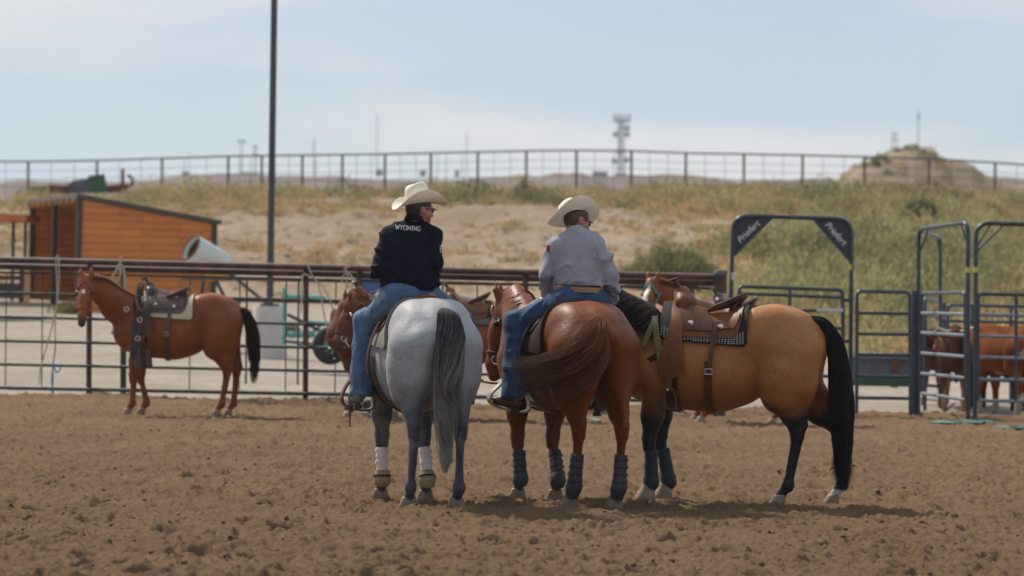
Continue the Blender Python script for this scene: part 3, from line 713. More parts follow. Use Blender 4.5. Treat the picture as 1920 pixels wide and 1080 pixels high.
# breast collar and hanging strap on the buckskin
def ribbon(pts, w, th, nrm, mb):
    pts = [Vector(p) for p in pts]; vs = []
    for i, p in enumerate(pts):
        t = (pts[min(i+1, len(pts)-1)]-pts[max(i-1, 0)]).normalized(); n_ = Vector(nrm[i] if isinstance(nrm, list) else nrm); b = t.cross(n_).normalized(); n2 = b.cross(t)
        for a, c in ((-1, -1), (1, -1), (1, 1), (-1, 1)): vs.append(p+b*a*w/2+n2*c*th/2)
    k = len(pts); fs = [(i*4+a, i*4+(a+1) % 4, (i+1)*4+(a+1) % 4, (i+1)*4+a) for i in range(k-1) for a in range(4)]+[(3, 2, 1, 0), tuple(4*k-4+a for a in range(4))]
    mb.add(vs, fs)
def breast_collar(hs, label, mat_, x_end=.30, z_end=1.22, zc=1.02, hang=None):
    rt = empty('breast_collar', hs.root.location, hs.root.rotation_euler.z, label, 'breast collar'); rt.scale = hs.root.scale
    for sd in (-1, 1):
        X = np.linspace(x_end, .66, 16); Z = z_end+(zc-z_end)*np.linspace(0, 1, 16)**.8; P = hs.side(X, Z, .016, sd); P[-1, 1] = .0; P[-1, 0] = max(P[-1, 0], .80); P[-2, 1] *= .8; P[-2, 0] = .75
        mb = MB(); ribbon([tuple(p) for p in P], .042, .006, [(0, sd, 0)]*12+[(.6, sd*.7, 0)]*3+[(1, 0, 0)], mb); mb.build('collar_strap', mat_, rt)
        mb = MB(); p = P[1]; mb.loop([(p[0]+.026*math.cos(a), p[1]+.012*sd, p[2]+.026*math.sin(a)) for a in np.linspace(0, 2*math.pi, 15)[:-1]], .005, 6); mb.build('ring', M['steel'], rt)
    return rt
breast_collar(buck, 'dark breast collar with steel ring across the buckskin horse shoulder', M['leather_dark'], .36, 1.18, 1.0)
M['strap_green'] = mat('olive_webbing', (.13, .125, .06), .85, var=.25, vscale=30, bump=.001, bscale=200)
mb = MB(); P = buck.side(np.linspace(.45, .37, 12), np.linspace(1.43, 1.02, 12), .055, 1); ribbon([tuple(p) for p in P], .046, .006, (0, 1, 0), mb)
P = buck.side(np.linspace(.45, .52, 8), np.linspace(1.40, 1.20, 8), .05, 1); ribbon([tuple(p) for p in P], .040, .006, (0, 1, 0), mb)
o = mb.build('webbing_strap', M['strap_green']); o.location = buck.root.location; o.rotation_euler = buck.root.rotation_euler
tag(o, 'olive green webbing strap hanging in front of the buckskin saddle fender', 'strap')

def left_stirrup(hs, sad, pts, d, w, m, strap_pts, strap_m):
    P = [wl(hs, x, y, d) for x, y in pts]; mb = MB(); sp = spline(P, 40); n_ = []
    for i, p in enumerate(sp): n_.append((0, 0, 0))
    ribbon([tuple(p) for p in sp], w, .012, [tuple((Vector((0, 1, 0)).cross((sp[min(i+1, 39)]-sp[max(i-1, 0)]))).normalized().cross((sp[min(i+1, 39)]-sp[max(i-1, 0)]).normalized()).cross((sp[min(i+1, 39)]-sp[max(i-1, 0)]).normalized())) for i in range(40)], mb); mb.build('stirrup', m, sad)
    mb = MB(); ribbon(spline([wl(hs, *q) for q in strap_pts], 20), .055, .008, (0, 1, 0), mb); mb.build('fender', strap_m, sad)
def loop_stirrup(hs, sad, pts, d, w, m):
    mb = MB(); F_ = Vector((1, 0, 0)); sp = spline([wl(hs, x, y, d) for x, y in pts], 48); V = []
    for i, p in enumerate(sp):
        t = (sp[min(i+1, 47)]-sp[max(i-1, 0)]).normalized(); nn = t.cross(F_).normalized()
        for a, c in ((-1, -1), (1, -1), (1, 1), (-1, 1)): V.append(p+F_*a*w/2+nn*c*.007)
    mb.add(V, [(i*4+a, i*4+(a+1) % 4, (i+1)*4+(a+1) % 4, (i+1)*4+a) for i in range(47) for a in range(4)]+[(3, 2, 1, 0), tuple(188+a for a in range(4))]); return mb.build('stirrup', m, sad)
loop_stirrup(gray, sg_, [(676, 690), (664, 702), (650, 722), (641, 742), (644, 757), (660, 766), (684, 769), (698, 764), (700, 745), (692, 715), (682, 692)], 25.50, .075, M['leather'])
mb = MB(); mb.tube([wl(gray, 656, 766, 25.45), wl(gray, 656, 800, 25.46)], .007, 6); mb.build('tie_string', M['leather'], sg_)
loop_stirrup(sorrel, ss_, [(944, 712), (936, 722), (922, 736), (917, 746), (922, 757), (945, 767), (980, 772), (992, 764), (985, 735), (960, 712)], 25.82, .06, mat('pale_stirrup', (.42, .40, .37), .35, metal=.5, var=.2))
# ------------------------------------------------------------------ the riders
M['skin'] = mat('skin', (.36, .165, .10), .5, var=.08, vscale=20)
M['shirt_black'] = mat('black_cotton', (.0060, .0078, .018), .85, spec=.2, var=.15, vscale=9, bump=.028, bscale=7, stretch=(1, 1, .55))
M['shirt_grey'] = mat('grey_cotton', (.31, .305, .36), .8, var=.05, vscale=9, bump=.024, bscale=7.5, stretch=(1, 1, .55))
M['denim'] = mat('faded_denim', (.065, .122, .215), .85, var=.38, vscale=7, bump=.016, bscale=10)
M['denim_dark'] = mat('blue_denim', (.028, .060, .138), .85, var=.40, vscale=7, bump=.016, bscale=10)
M['boot_br'] = mat('boot_leather', (.10, .05, .03), .5, var=.3, vscale=12)
M['boot_gr'] = mat('dusty_boot', (.16, .14, .125), .7, var=.3, vscale=15)
M['hair_dk'] = mat('dark_hair', (.022, .013, .009), .5, bump=.003, bscale=120)
M['hair_br'] = mat('brown_hair', (.07, .032, .016), .5, bump=.003, bscale=120)
M['lens'] = mat('dark_lens', (.008, .006, .006), .1)
M['belt'] = mat('tan_belt', (.33, .19, .09), .6, var=.3, vscale=30)
M['white_thread'] = mat('white_thread', (.72, .72, .74), .8)
M['red_patch'] = mat('red_patch', (.35, .03, .05), .8)
def straw(name, tint):
    return mat(name, tint, .75, var=.10, vscale=5, bump=.0012, bscale=240, trans=.10)
M['straw'] = straw('straw_weave', (.86, .80, .67)); M['felt_white'] = straw('pale_straw', (.88, .84, .75))
def hat(name, label, c, U, F_, mt, a=.205, b=.175, ch=.125, lift=.075, group='cowboy hats', crown=(.098, .082), dipf=.035, band=None):
    c = Vector(c); U = Vector(U).normalized(); F_ = Vector(F_); F_ = (F_-U*F_.dot(U)).normalized(); Lr = U.cross(F_)
    rt = empty(name, c, 0, label, 'hat', group)
    P3 = lambda f, l, u: F_*f+Lr*l+U*u
    nt_, nr = 64, 9; T = np.zeros((nr, nt_+1, 3)); Bm = T.copy()
    for i, r in enumerate(np.linspace(0, 1, nr)):
        for j in range(nt_+1):
            th = 2*math.pi*j/nt_; cf, cl = math.cos(th), math.sin(th)
            f0, l0 = crown[0]*cf, crown[1]*cl; f1, l1 = a*cf*(1+.04*cf), b*cl*(1-.10*cf*cf)
            e = r; f = f0+(f1-f0)*e; l = l0+(l1-l0)*e
            z = lift*abs(cl)**2.2*e**1.6-dipf*abs(cf)**3*e**1.4*(1 if cf > 0 else .75)+.004*math.sin(3*th+1)*e
            l -= .025*e*e*cl*abs(cl)
            T[i, j] = P3(f, l, z+.0016); Bm[i, j] = P3(f, l, z-.0016)
    br = shell_obj('brim', Bm, T, mt, rt)
    mb = MB(); n = 40; V = []; prof = [(-.004, 1.0), (.02, 1.0), (.05, .985), (.08, .95), (.105, .90), (.122, .82), (.130, .70), (.130, .5), (.127, .3), (.125, .1)]
    for z, s_ in prof:
        for k in range(n):
            th = 2*math.pi*k/n; cf, cl = math.cos(th), math.sin(th); f = crown[0]*s_*cf; l = crown[1]*s_*cl
            zz = z/.130*ch; q = max(0, (zz/ch-.45)/.55)
            l *= 1-.22*q*max(0, cf); f += .004*q                                   # pinch at the front
            dent = .030*math.exp(-(l/.028)**2)*max(0, zz/ch-.82)/.18*(.7+.6*max(0, -cf)*0+.3*cf)
            side = .008*q*math.exp(-((cf-.45)/.3)**2)*abs(cl)
            V.append(tuple(P3(f, l-math.copysign(side, cl), zz-dent+.012*cf*q)))
    V.append(tuple(P3(0, 0, ch-.032))); m = len(prof)
    Fq = [(i*n+k, i*n+(k+1) % n, (i+1)*n+(k+1) % n, (i+1)*n+k) for i in range(m-1) for k in range(n)]+[((m-1)*n+k, (m-1)*n+(k+1) % n, m*n) for k in range(n)]
    mesh_obj('crown', V, Fq, mt, rt)
    bd = MB(); V = []
    for z, s_ in ((.002, 1.0), (.003, 1.035), (.016, 1.035), (.018, 1.0)):
        for k in range(n):
            th = 2*math.pi*k/n; V.append(tuple(P3(crown[0]*s_*math.cos(th), crown[1]*s_*math.sin(th), z)))
    bd.add(V, [(i*n+k, i*n+(k+1) % n, (i+1)*n+(k+1) % n, (i+1)*n+k) for i in range(3) for k in range(n)]); bd.build('hatband', band or mt, rt)
    return rt
def head_parts(f, c, Fv, U):
    """adds skull, jaw, nose, ears to a field; c = centre of the head"""
    c = np.array(tuple(c)); Fv = Vector(Fv).normalized(); U = Vector(U); U = (U-Fv*U.dot(Fv)).normalized(); Lr = U.cross(Fv)
    Fn, Un, Ln = (np.array(tuple(v)) for v in (Fv, U, Lr)); P = lambda a, b, l=0: c+Fn*a+Un*b+Ln*l
    Rm = np.stack([Fn, Ln, Un], 1)
    f.ell(P(-.010, .025), (.097, .077, .098), .03, Rm); f.ell(P(.022, -.045), (.066, .058, .074), .04, Rm)
    f.cone(P(.070, -.092), P(.060, -.088), .024, .026, .03)                       # chin
    f.cone(P(.084, .018), P(.104, -.022), .010, .015, .018)                         # nose
    f.cone(P(.084, -.052, .012), P(.084, -.052, -.012), .010, .010, .010); f.cone(P(.080, -.066, .012), P(.080, -.066, -.012), .010, .010, .010)
    f.cone(P(.084, .030, .025), P(.084, .030, -.025), .012, .012, .02)             # brow
    for s in (-1, 1):
        f.cone(P(.052, -.015, s*.045), P(.040, -.03, s*.05), .022, .024, .03)       # cheek
        f.ell(P(-.008, -.008, s*.080), (.018, .009, .031), .008, Rm)                # ear
    return P, Rm
def wrinkle(amp, f, seed, st=(1, 1, 1)):
    def d(P):
        Q = P*np.array(st); Q = Q+.12*np.stack([vnoise(Q, f*.5, seed+3), vnoise(Q, f*.5, seed+4), vnoise(Q, f*.5, seed+5)], -1)
        a = (1-np.abs(vnoise(Q, f, seed)))**6; b_ = (1-np.abs(vnoise(Q*np.array((1.3, 1, .8)), f*2.1, seed+1)))**6
        return -amp*(1.5*a+.9*b_-.45)+amp*.15*vnoise(P, 30, seed+2)
    return d
def hand(f, w, d, side, curl=.7):
    w = np.array(tuple(w)); d = np.array(tuple(d)); d = d/np.linalg.norm(d); up = np.array((0, 0, 1.)); l = np.cross(d, up); l /= np.linalg.norm(l); dn = np.cross(l, d); dn = -dn if dn[2] > 0 else dn
    f.cone(w, w+d*.05, .026, .030, .015, dn, .6)
    for i, o in enumerate((-.027, -.009, .009, .027)):
        L_ = (.032, .037, .035, .028)[i]; a = w+d*.085+l*o; f.cone(w+d*.05+l*o*.8, a, .011, .010, .006)
        b = a+(d*math.cos(curl)+dn*math.sin(curl))*L_; e = b+(d*math.cos(curl*2)+dn*math.sin(curl*2))*L_*.75
        f.cone(a, b, .0095, .0085, .004); f.cone(b, e, .0085, .007, .004)
    t0 = w+d*.02+l*side*.024; t1 = t0+d*.03+l*side*.024+dn*.01; f.cone(t0, t1, .012, .010, .006); f.cone(t1, t1+d*.028+dn*.012, .0095, .008, .004)
def foot_boot(name, heel, toe, ankle, mt, parent, shaft=.04):
    heel, toe, ankle = (np.array(tuple(v)) for v in (heel, toe, ankle)); f = Field(); d = toe-heel; L_ = np.linalg.norm(d); d = d/L_; up = np.array((0, 0, 1.)); lat = np.cross(d, up); lat /= np.linalg.norm(lat)
    f.cone(heel+up*.045+d*.03, heel+d*L_*.60+up*.032, .040, .038, .03, lat, .95); f.cone(heel+d*L_*.6+up*.03, toe+up*.022-d*.015, .040, .020, .03, lat, 1.0)
    f.cone(heel+up*.05+d*.035, ankle+up*.02, .042, .050, .03); f.cone(ankle, ankle+up*shaft, .042, .040, .02)
    V, F = f.mesh(.008); o = mesh_obj(name, V, F, mt, parent)
    s = MB(); k = 22; pts = []
    for z in (0, .014):
        for i in range(k):
            a = 2*math.pi*i/k; x = (.5+.5*math.cos(a))*L_*1.02; w = .038*(1-.30*(x/L_-.6)**2*4 if x/L_ > .6 else 1-.15)*math.sin(a); pts.append(tuple(heel+d*x+lat*w+up*(z-.012)))
    s.add(pts, [(i, (i+1) % k, k+(i+1) % k, k+i) for i in range(k)]+[tuple(range(k-1, -1, -1)), tuple(range(k, 2*k))]); s.box(tuple(heel+d*.035-up*.02), (.055, .055, .034), math.atan2(d[1], d[0])); s.build('sole', M['leather_dark'], o, smooth=False)
    return o
def cloth(name, f, h, disp, mt, parent, cut=None):
    def post(P, v): return np.maximum(v, cut(P)) if cut else v
    V, F = f.mesh(h, disp, post if cut else None); return mesh_obj(name, V, F, mt, parent)
def shades(P, Rm, parent):
    mb = MB()
    for s in (-1, 1):
        mb.box(tuple(P(.092, .012, s*.030)), (.006, .046, .034), rot=Matrix(Rm.tolist())@Matrix.Rotation(R(12*s), 3, 'Z')); 
        mb.box(tuple(P(.042, .016, s*.079)), (.105, .004, .010), rot=Matrix(Rm.tolist()))
    mb.box(tuple(P(.096, .022)), (.005, .02, .006), rot=Matrix(Rm.tolist())); mb.build('sunglasses', M['lens'], parent, bevel=.002)
def hair_cap(c, Fv, U, mt, parent, low=-.055):
    f = Field(); c_ = np.array(tuple(c)); Fv = Vector(Fv).normalized(); U = Vector(U); U = (U-Fv*U.dot(Fv)).normalized(); Lr = U.cross(Fv); Rm = np.stack([np.array(tuple(v)) for v in (Fv, Lr, U)], 1)
    f.ell(c_+np.array(tuple(Fv))*-.012+np.array(tuple(U))*.022, (.103, .084, .104), .02, Rm)
    def cut(P): q = (P-c_)@Rm; return np.maximum(np.maximum(q[..., 0]-.030-.03*sstep(-.01, .05, q[..., 2]), low+.03*sstep(-.03, .03, q[..., 0])-q[..., 2]), np.where((np.abs(q[..., 1]) > .062) & (q[..., 0] > -.03) & (q[..., 2] < .028), .01, -1))
    o = cloth('hair', f, .007, lambda P: .002*vnoise(P, 70, 3), mt, parent, cut); return o
# ---- first rider
D1 = 25.25
def p1(x, y, d=D1): return pix(x, y, d)
rt = empty('person', p1(768, 560), 0, 'rider in black WYOMING shirt and pale hat, sitting on the grey horse', 'person', 'riders'); o_ = rt.location.copy()
def L1(x, y, d=D1): return np.array(tuple(p1(x, y, d)-o_))
class Off:                                   # build in coordinates relative to the root
    pass
HC = L1(787, 395, 25.24); HF = Vector((.86, .48, -.10)); HU = Vector((.06, .05, 1))
body = Field(); P, Rm = head_parts(body, HC, HF, HU)
body.cone(HC+np.array((-.025, -.0, -.05)), L1(774, 450, 25.23), .053, .05, .03); 
body.chain([L1(770, 462), L1(768, 490), L1(768, 545)], [.09, .11, .11], .05, (0, 1, 0), .6)
JL = [L1(729, 438), L1(710, 497, 25.2), L1(724, 528, 25.5)]; JR = [L1(811, 440), L1(820, 492, 25.2), L1(810, 526, 25.5)]
for J, s in ((JL, -1), (JR, 1)):
    body.chain([L1(772, 450)]+J, [.045, .040, .036, .028], .03); d = np.array((.05*-s, .22, .02)); body.cone(J[2], J[2]+d*.4, .028, .025, .02); hand(body, J[2]+d*.4, (-s*.4, .9, -.1), -s)
KL = [L1(738, 556, 25.2), L1(680, 612, 25.48), L1(675, 742, 25.40)]; KR = [L1(800, 556, 25.25), L1(872, 612, 25.75), L1(872, 742, 25.5)]
for K in (KL, KR): body.chain(K, [.085, .055, .04], .03)
V, F = body.mesh(.0085, lambda P: .0008*vnoise(P, 60, 1)); mesh_obj('body', V, F, M['skin'], rt)
shades(P, Rm, rt); hair_cap(HC, HF, HU, M['hair_dk'], rt)
sh = Field()
sh.cone(L1(767, 540), L1(767, 495),   .205, .215, .04, (0, 1, 0), .60); sh.cone(L1(769, 495), L1(769, 458), .215, .180, .05, (0, 1, 0), .62)
sh.cone(L1(747, 448), L1(791, 449), .115, .115, .05, (0, 1, 0), .8); sh.cone(L1(775, 440), L1(778, 412), .085, .066, .04)
sh.cone(L1(776, 424), L1(730, 440), .050, .062, .04); sh.cone(L1(776, 424), L1(812, 441), .050, .062, .04)
for J in (JL, JR): sh.chain([J[0], J[1], J[2]], [.062, .052, .048], .025)
sh.cone(L1(704, 512, 25.3), L1(712, 506, 25.25), .048, .05, .03)
zhem = L1(770, 547)[2]
shirt = cloth('shirt', sh, .0078, wrinkle(.019, 5.0, 41, (1, .6, .8)), M['shirt_black'], rt, lambda P: np.where(np.abs(P[..., 0]) < .26, (zhem+.012*np.sin(P[..., 0]*16))-P[..., 2], -1))
cb = MB(); cc = L1(778, 410, 25.22); cb.tube([Vector(cc)+Vector((-.003, 0, -.02)), Vector(cc)+Vector((.004, .004, .022))], [.080, .068], 20, False); co = cb.build('collar', M['shirt_black'], shirt); sm = co.modifiers.new('s', 'SOLIDIFY'); sm.thickness = .006
# letters embroidered across the shoulders, laid on the cloth
GL = {'W': [[(0, 1), (.28, 0), (.5, .8), (.72, 0), (1, 1)], 1.25], 'Y': [[(0, 1), (.5, .48), (1, 1)], .9, [(.5, .48), (.5, 0)]], 'O': ['o', 1.0], 'M': [[(.08, 0), (.08, 1), (.5, .15), (.92, 1), (.92, 0)], 1.15], 'I': [[(.5, 0), (.5, 1)], .45], 'N': [[(.08, 0), (.08, 1), (.9, 0), (.9, 1)], 1.0], 'G': ['g', 1.0]}
SER = {'W': [(0, 1), (.5, .8), (1, 1)], 'Y': [(0, 1), (1, 1), (.5, 0)], 'M': [(.08, 0), (.08, 1), (.92, 1), (.92, 0)], 'I': [(.5, 0), (.5, 1)], 'N': [(.08, 0), (.08, 1), (.9, 1)], 'O': [], 'G': [(.85, .42)]}
def embroider(text, a, b, hgt, fld, parent, mt, thick=.0022, dy=-1):
    """text from a to b (baseline points); projected along y on the cloth field"""
    a = Vector(a); b = Vector(b); U_ = (b-a).normalized(); up = Vector((-U_.z, 0, U_.x)); tot = sum(GL[c][1]+.22 for c in text)-.22; un = (b-a).length/tot; x = 0; mb = MB()
    def prj(pts):
        A = np.array([tuple(p) for p in pts]); ys = np.linspace(-.35, .2, 180); Q = np.repeat(A[:, None, :], 180, 1); Q[..., 1] = ys
        d = fld.ev(Q); k = np.argmax(d < .010, 1); A[:, 1] = ys[k]; return [Vector(p) for p in A]
    for ch in text:
        g = GL[ch]; w = g[1]*un
        def pt(u, v): return a+U_*(x+u*w)+up*(v*hgt)
        paths = []
        if g[0] == 'o': paths = [[(.5+.46*math.cos(t), .5+.5*math.sin(t)) for t in np.linspace(0, 2*math.pi, 17)]]
        elif g[0] == 'g': paths = [[(.5+.46*math.cos(t), .5+.5*math.sin(t)) for t in np.linspace(.8, 2*math.pi-.35, 14)]+[(.88, .42), (.6, .42)]]
        else: paths = [g[0]]+([g[2]] if len(g) > 2 else [])
        for sx, sy in SER[ch]: paths.append([(sx-.13/g[1], sy), (sx+.13/g[1], sy)])
        for k, pa in enumerate(paths):
            dense = []
            for i in range(len(pa)-1):
                for t in np.linspace(0, 1, 5)[:-1]: dense.append(pt(pa[i][0]*(1-t)+pa[i+1][0]*t, pa[i][1]*(1-t)+pa[i+1][1]*t))
            dense.append(pt(*pa[-1])); r_ = thick if k < 1+(len(g) > 2) else thick*.6
            mb.tube(prj(dense), r_, 6)
        x += w+.22*un
    return mb.build('lettering', mt, parent)
embroider('WYOMING', L1(742, 430), L1(789, 434), .034, sh, shirt, M['white_thread'], .0025)
mb = MB()                                                                  # small sleeve mark
for k in range(3): q = L1(826, 462+k*5, 25.15); mb.box(tuple(q+np.array((.0, -.02, 0))), (.010, .004, .010), R(50))
mb.build('sleeve_mark', M['white_thread'], shirt)
je = Field(); je.ell(L1(768, 549), (.185, .125, .115), .05)
je.cone(L1(746, 556, 25.18), L1(690, 606, 25.44), .118, .088, .06); je.cone(L1(684, 604, 25.45), L1(677, 742, 25.38), .086, .076, .05)
je.cone(L1(798, 555, 25.3), L1(868, 606, 25.72), .112, .082, .06); je.cone(L1(868, 606, 25.72), L1(872, 742, 25.5), .080, .073, .05)
zc_ = L1(676, 743, 25.38)[2]; zt_ = L1(768, 541)[2]
jo = cloth('jeans', je, .009, wrinkle(.010, 6, 61, (1, 1, .9)), M['denim'], rt, lambda P: np.maximum(zc_-.004*np.sin(P[..., 0]*40)-P[..., 2], np.where(np.abs(P[..., 0]) < .15, P[..., 2]-zt_-.04, -1)))
foot_boot('boot', L1(673, 758, 25.32), L1(657, 750, 25.58), L1(676, 738, 25.38), M['boot_gr'], rt); foot_boot('boot', L1(873, 758, 25.42), L1(885, 752, 25.68), L1(872, 738, 25.5), M['boot_gr'], rt)
hat('cowboy_hat', 'cream straw hat on the rider in the black shirt', Vector(HC)+o_+Vector((-.012, 0, .050)), (-.16, .05, 1), HF*1, M['straw'], a=.215, b=.185, ch=.155, lift=.080, dipf=.03)
# ---- second rider
D2 = 25.75; o_ = p1(1085, 566, D2)
rt = empty('person', o_, 0, 'rider in grey shirt with tan belt leaning right on the reddish brown horse', 'person', 'riders')
def L2(x, y, d=D2): return np.array(tuple(p1(x, y, d)-o_))
HC = L2(1082, 417, 25.88); HF = Vector((.84, .42, -.34)); HU = Vector((.15, .30, 1))
body = Field(); P, Rm = head_parts(body, HC, HF, HU)
body.cone(HC+np.array((-.02, -.02, -.05)), L2(1080, 466, 25.78), .053, .05, .03); 
body.chain([L2(1080, 475), L2(1082, 500), L2(1085, 548)], [.09, .10, .10], .05, (0, 1, 0), .6)
JL = [L2(1040, 462), L2(1024, 512), L2(1028, 552, 26.0)]; JR = [L2(1122, 464), L2(1144, 514), L2(1143, 560, 25.95)]
for J, s in ((JL, -1), (JR, 1)):
    body.chain([L2(1080, 466)]+J, [.045, .040, .036, .028], .03); d = np.array((-s*.02, .10, -.02)); body.cone(J[2], J[2]+d*.4, .028, .025, .02); hand(body, J[2]+d*.4, (-s*.3, .9, -.15), -s)
for K in ([L2(1060, 568), L2(964, 612, 25.85), L2(960, 742, 25.72)], [L2(1110, 568), L2(1160, 640, 26.15), L2(1128, 752, 26.0)]): body.chain(K, [.085, .055, .04], .03)
V, F = body.mesh(.0085, lambda P: .0008*vnoise(P, 60, 1)); mesh_obj('body', V, F, M['skin'], rt)
shades(P, Rm, rt); hair_cap(HC, HF, HU, M['hair_br'], rt)
sh = Field()
sh.cone(L2(1086, 536), L2(1084, 505), .160, .172, .05, (0, 1, 0), .66); sh.cone(L2(1084, 505), L2(1081, 478), .172, .168, .06, (0, 1, 0), .62)
sh.cone(L2(1057, 468), L2(1103, 468), .105, .105, .05, (0, 1, 0), .85); sh.cone(L2(1080, 456), L2(1081, 438), .085, .066, .04)
sh.cone(L2(1081, 446), L2(1041, 464), .050, .060, .04); sh.cone(L2(1081, 446), L2(1121, 464), .050, .062, .04)
sh.chain(JL, [.060, .056, .056], .022); sh.chain(JR, [.064, .066, .066], .022)
zh = L2(1085, 536)[2]
shirt = cloth('shirt', sh, .0078, wrinkle(.021, 5.5, 141, (1, .6, .75)), M['shirt_grey'], rt, lambda P: np.where(np.abs(P[..., 0]-.0) < .165, (zh)-P[..., 2], L2(1141, 572)[2]-P[..., 2]))
cb = MB(); cc = L2(1081, 435, 25.82); cb.tube([Vector(cc)+Vector((-.003, 0, -.02)), Vector(cc)+Vector((.006, .006, .022))], [.079, .067], 20, False); co = cb.build('collar', M['shirt_grey'], shirt); sm = co.modifiers.new('s', 'SOLIDIFY'); sm.thickness = .006
mb = MB(); q = L2(1029, 466, 25.70); mb.box(tuple(q+np.array((.0, -.005, 0))), (.022, .03, .045), R(-40)); mb.build('sleeve_patch', M['red_patch'], shirt)
je = Field(); je.ell(L2(1085, 562), (.158, .125, .115), .05); je.cone(L2(1086, 545), L2(1086, 552), .150, .155, .04, (0, 1, 0), .7)
je.cone(L2(1060, 568, 25.65), L2(972, 606, 25.80), .118, .088, .06); je.cone(L2(968, 604, 25.80), L2(962, 748, 25.66), .088, .088, .05)
je.cone(L2(1112, 566), L2(1164, 640, 26.12), .112, .080, .06); je.cone(L2(1164, 640, 26.12), L2(1130, 752, 26.0), .080, .075, .05)
zc2 = L2(960, 747, 25.66)[2]; zt2 = L2(1085, 538)[2]
cloth('jeans', je, .009, wrinkle(.011, 6, 161, (1, 1, .9)), M['denim_dark'], rt, lambda P: np.maximum(zc2-P[..., 2], np.where(np.abs(P[..., 0]) < .2, P[..., 2]-zt2, -1)))
bl = MB(); pts = []
cB = L2(1085.5, 543)
n = 40; V = []
for z, ex in ((-.020, .0), (-.020, .006), (.020, .006), (.020, .0)):
    for k in range(n): a_ = 2*math.pi*k/n; V.append((cB[0]+(.176+ex)*math.cos(a_), cB[1]+(.140+ex)*math.sin(a_), cB[2]+z-.03*math.cos(a_)*.12))
bl.add(V, [(i*n+k, i*n+(k+1) % n, (i+1)*n+(k+1) % n, (i+1)*n+k) for i in range(3) for k in range(n)]); belt = bl.build('belt', M['belt'], rt)
foot_boot('boot', L2(974, 766, 25.62), L2(923, 753, 25.72), L2(964, 745, 25.66), M['boot_br'], rt); foot_boot('boot', L2(1118, 772, 25.95), L2(1132, 766, 26.18), L2(1126, 758, 26.0), M['boot_br'], rt)
hat('cowboy_hat', 'white straw hat with a wide tilted brim on the rider in grey', Vector(HC)+o_+Vector((-.030, -.015, .048)), (-.42, .50, .80), HF, M['felt_white'], a=.225, b=.21, ch=.135, lift=.045, dipf=.015)
# ------------------------------------------------------------------ arena dirt
def grid_mesh(X, Y, Z):
    n, m = X.shape; V = np.stack([X, Y, Z], -1).reshape(-1, 3); i = np.arange(n-1)[:, None]; j = np.arange(m-1)[None]
    F = np.stack([i*m+j, (i+1)*m+j, (i+1)*m+j+1, i*m+j+1], -1).reshape(-1, 4); return V, F
def dirt_height(X, Y, far=False):
    P = np.stack([X, Y, np.zeros_like(X)], -1); Q = P+np.stack([.12*vnoise(P, 2.3, 71), .12*vnoise(P, 2.3, 72), 0*X], -1)
    h = .012*vnoise(Q, .55, 1)+.014*vnoise(Q, 1.7, 2)+.012*(1-2*np.abs(vnoise(Q, 4.1, 3)))+.014*(.5-np.abs(vnoise(Q, 8.5, 4)))
    lump = np.clip(vnoise(Q, 13, 5)-.05, 0, 1)*(vnoise(Q, 1.2, 6)*.5+.7); h = h+.050*lump
    lump2 = np.clip(vnoise(P, 24, 15)-.20, 0, 1); h = h+.034*lump2*(vnoise(Q, 2.6, 16)*.4+.7)
    if not far: h = h+.012*vnoise(P, 27, 7)+.008*vnoise(P, 52, 8)
    h = h+.030*np.clip(vnoise(Q, 3.0, 19)-.25, 0, 1)-.035*np.clip(-vnoise(Q, 2.2, 9)-.35, 0, 1)
    return h
hoofw = [s_.M@Vector(h_) for s_ in (gray, sorrel, buck) for h_ in s_.hoofs]
def fence_y(X): return gnd(166, 747).y+(X-gnd(166, 747).x)*(gnd(1350, 782).y-gnd(166, 747).y)/(gnd(1350, 782).x-gnd(166, 747).x)
def build_dirt():
    us = np.linspace(-1, 1, 820); ys = 1/np.linspace(1/13.5, 1/49.2, 1150)
    Yg, U = np.meshgrid(ys, us, indexing='ij'); X = U*(.175*Yg+.6)
    ed = 48.6+.0*X; H = dirt_height(X, Yg)
    gp = np.random.default_rng(77)                                     # hoof prints
    for _ in range(330):
        y0 = 1/gp.uniform(1/45., 1/14.5); x0 = gp.uniform(-1, 1)*(.165*y0+.3); a0 = gp.uniform(0, 3.14); q0 = gp.uniform(.7, 1.25); j0 = np.searchsorted(ys, y0-.5); j1 = np.searchsorted(ys, y0+.5)
        if y0 > 44 and gp.uniform() < .5: continue
        Xs, Ys = X[j0:j1]-x0, Yg[j0:j1]-y0; e1 = (Xs*math.cos(a0)+Ys*math.sin(a0))/(.085*q0); e2 = (-Xs*math.sin(a0)+Ys*math.cos(a0))/(.065*q0); rr_ = np.sqrt(e1*e1+e2*e2)
        H[j0:j1] += -.055*q0*np.exp(-rr_**3)+.020*np.exp(-((rr_-1.5)/.35)**2)*(1+e1*.4).clip(0, 2)
    for p in hoofw: H *= 1-np.exp(-(((X-p.x)**2+(Yg-p.y)**2)/.085**2)) 
    for p in hoofw: H += .020*np.exp(-((np.sqrt((X-p.x)**2+(Yg-p.y)**2)-.12)/.035)**2)*(vnoise(np.stack([X, Yg, 0*X], -1), 9, 44)*.5+.7)
    r = np.exp(-((Yg-47.4)/.5)**2); H += r*(.05+.05*vnoise(np.stack([X, Yg, 0*X], -1), 1.3, 55)+.03*vnoise(np.stack([X, Yg, 0*X], -1), 5, 56))
    H -= .25*sstep(48.0, 49.2, Yg); e = np.minimum(1-np.abs(U), 1)
    V, F = grid_mesh(X, Yg, H); return mesh_obj('arena_dirt', V, F[:, ::-1], M['dirt'])
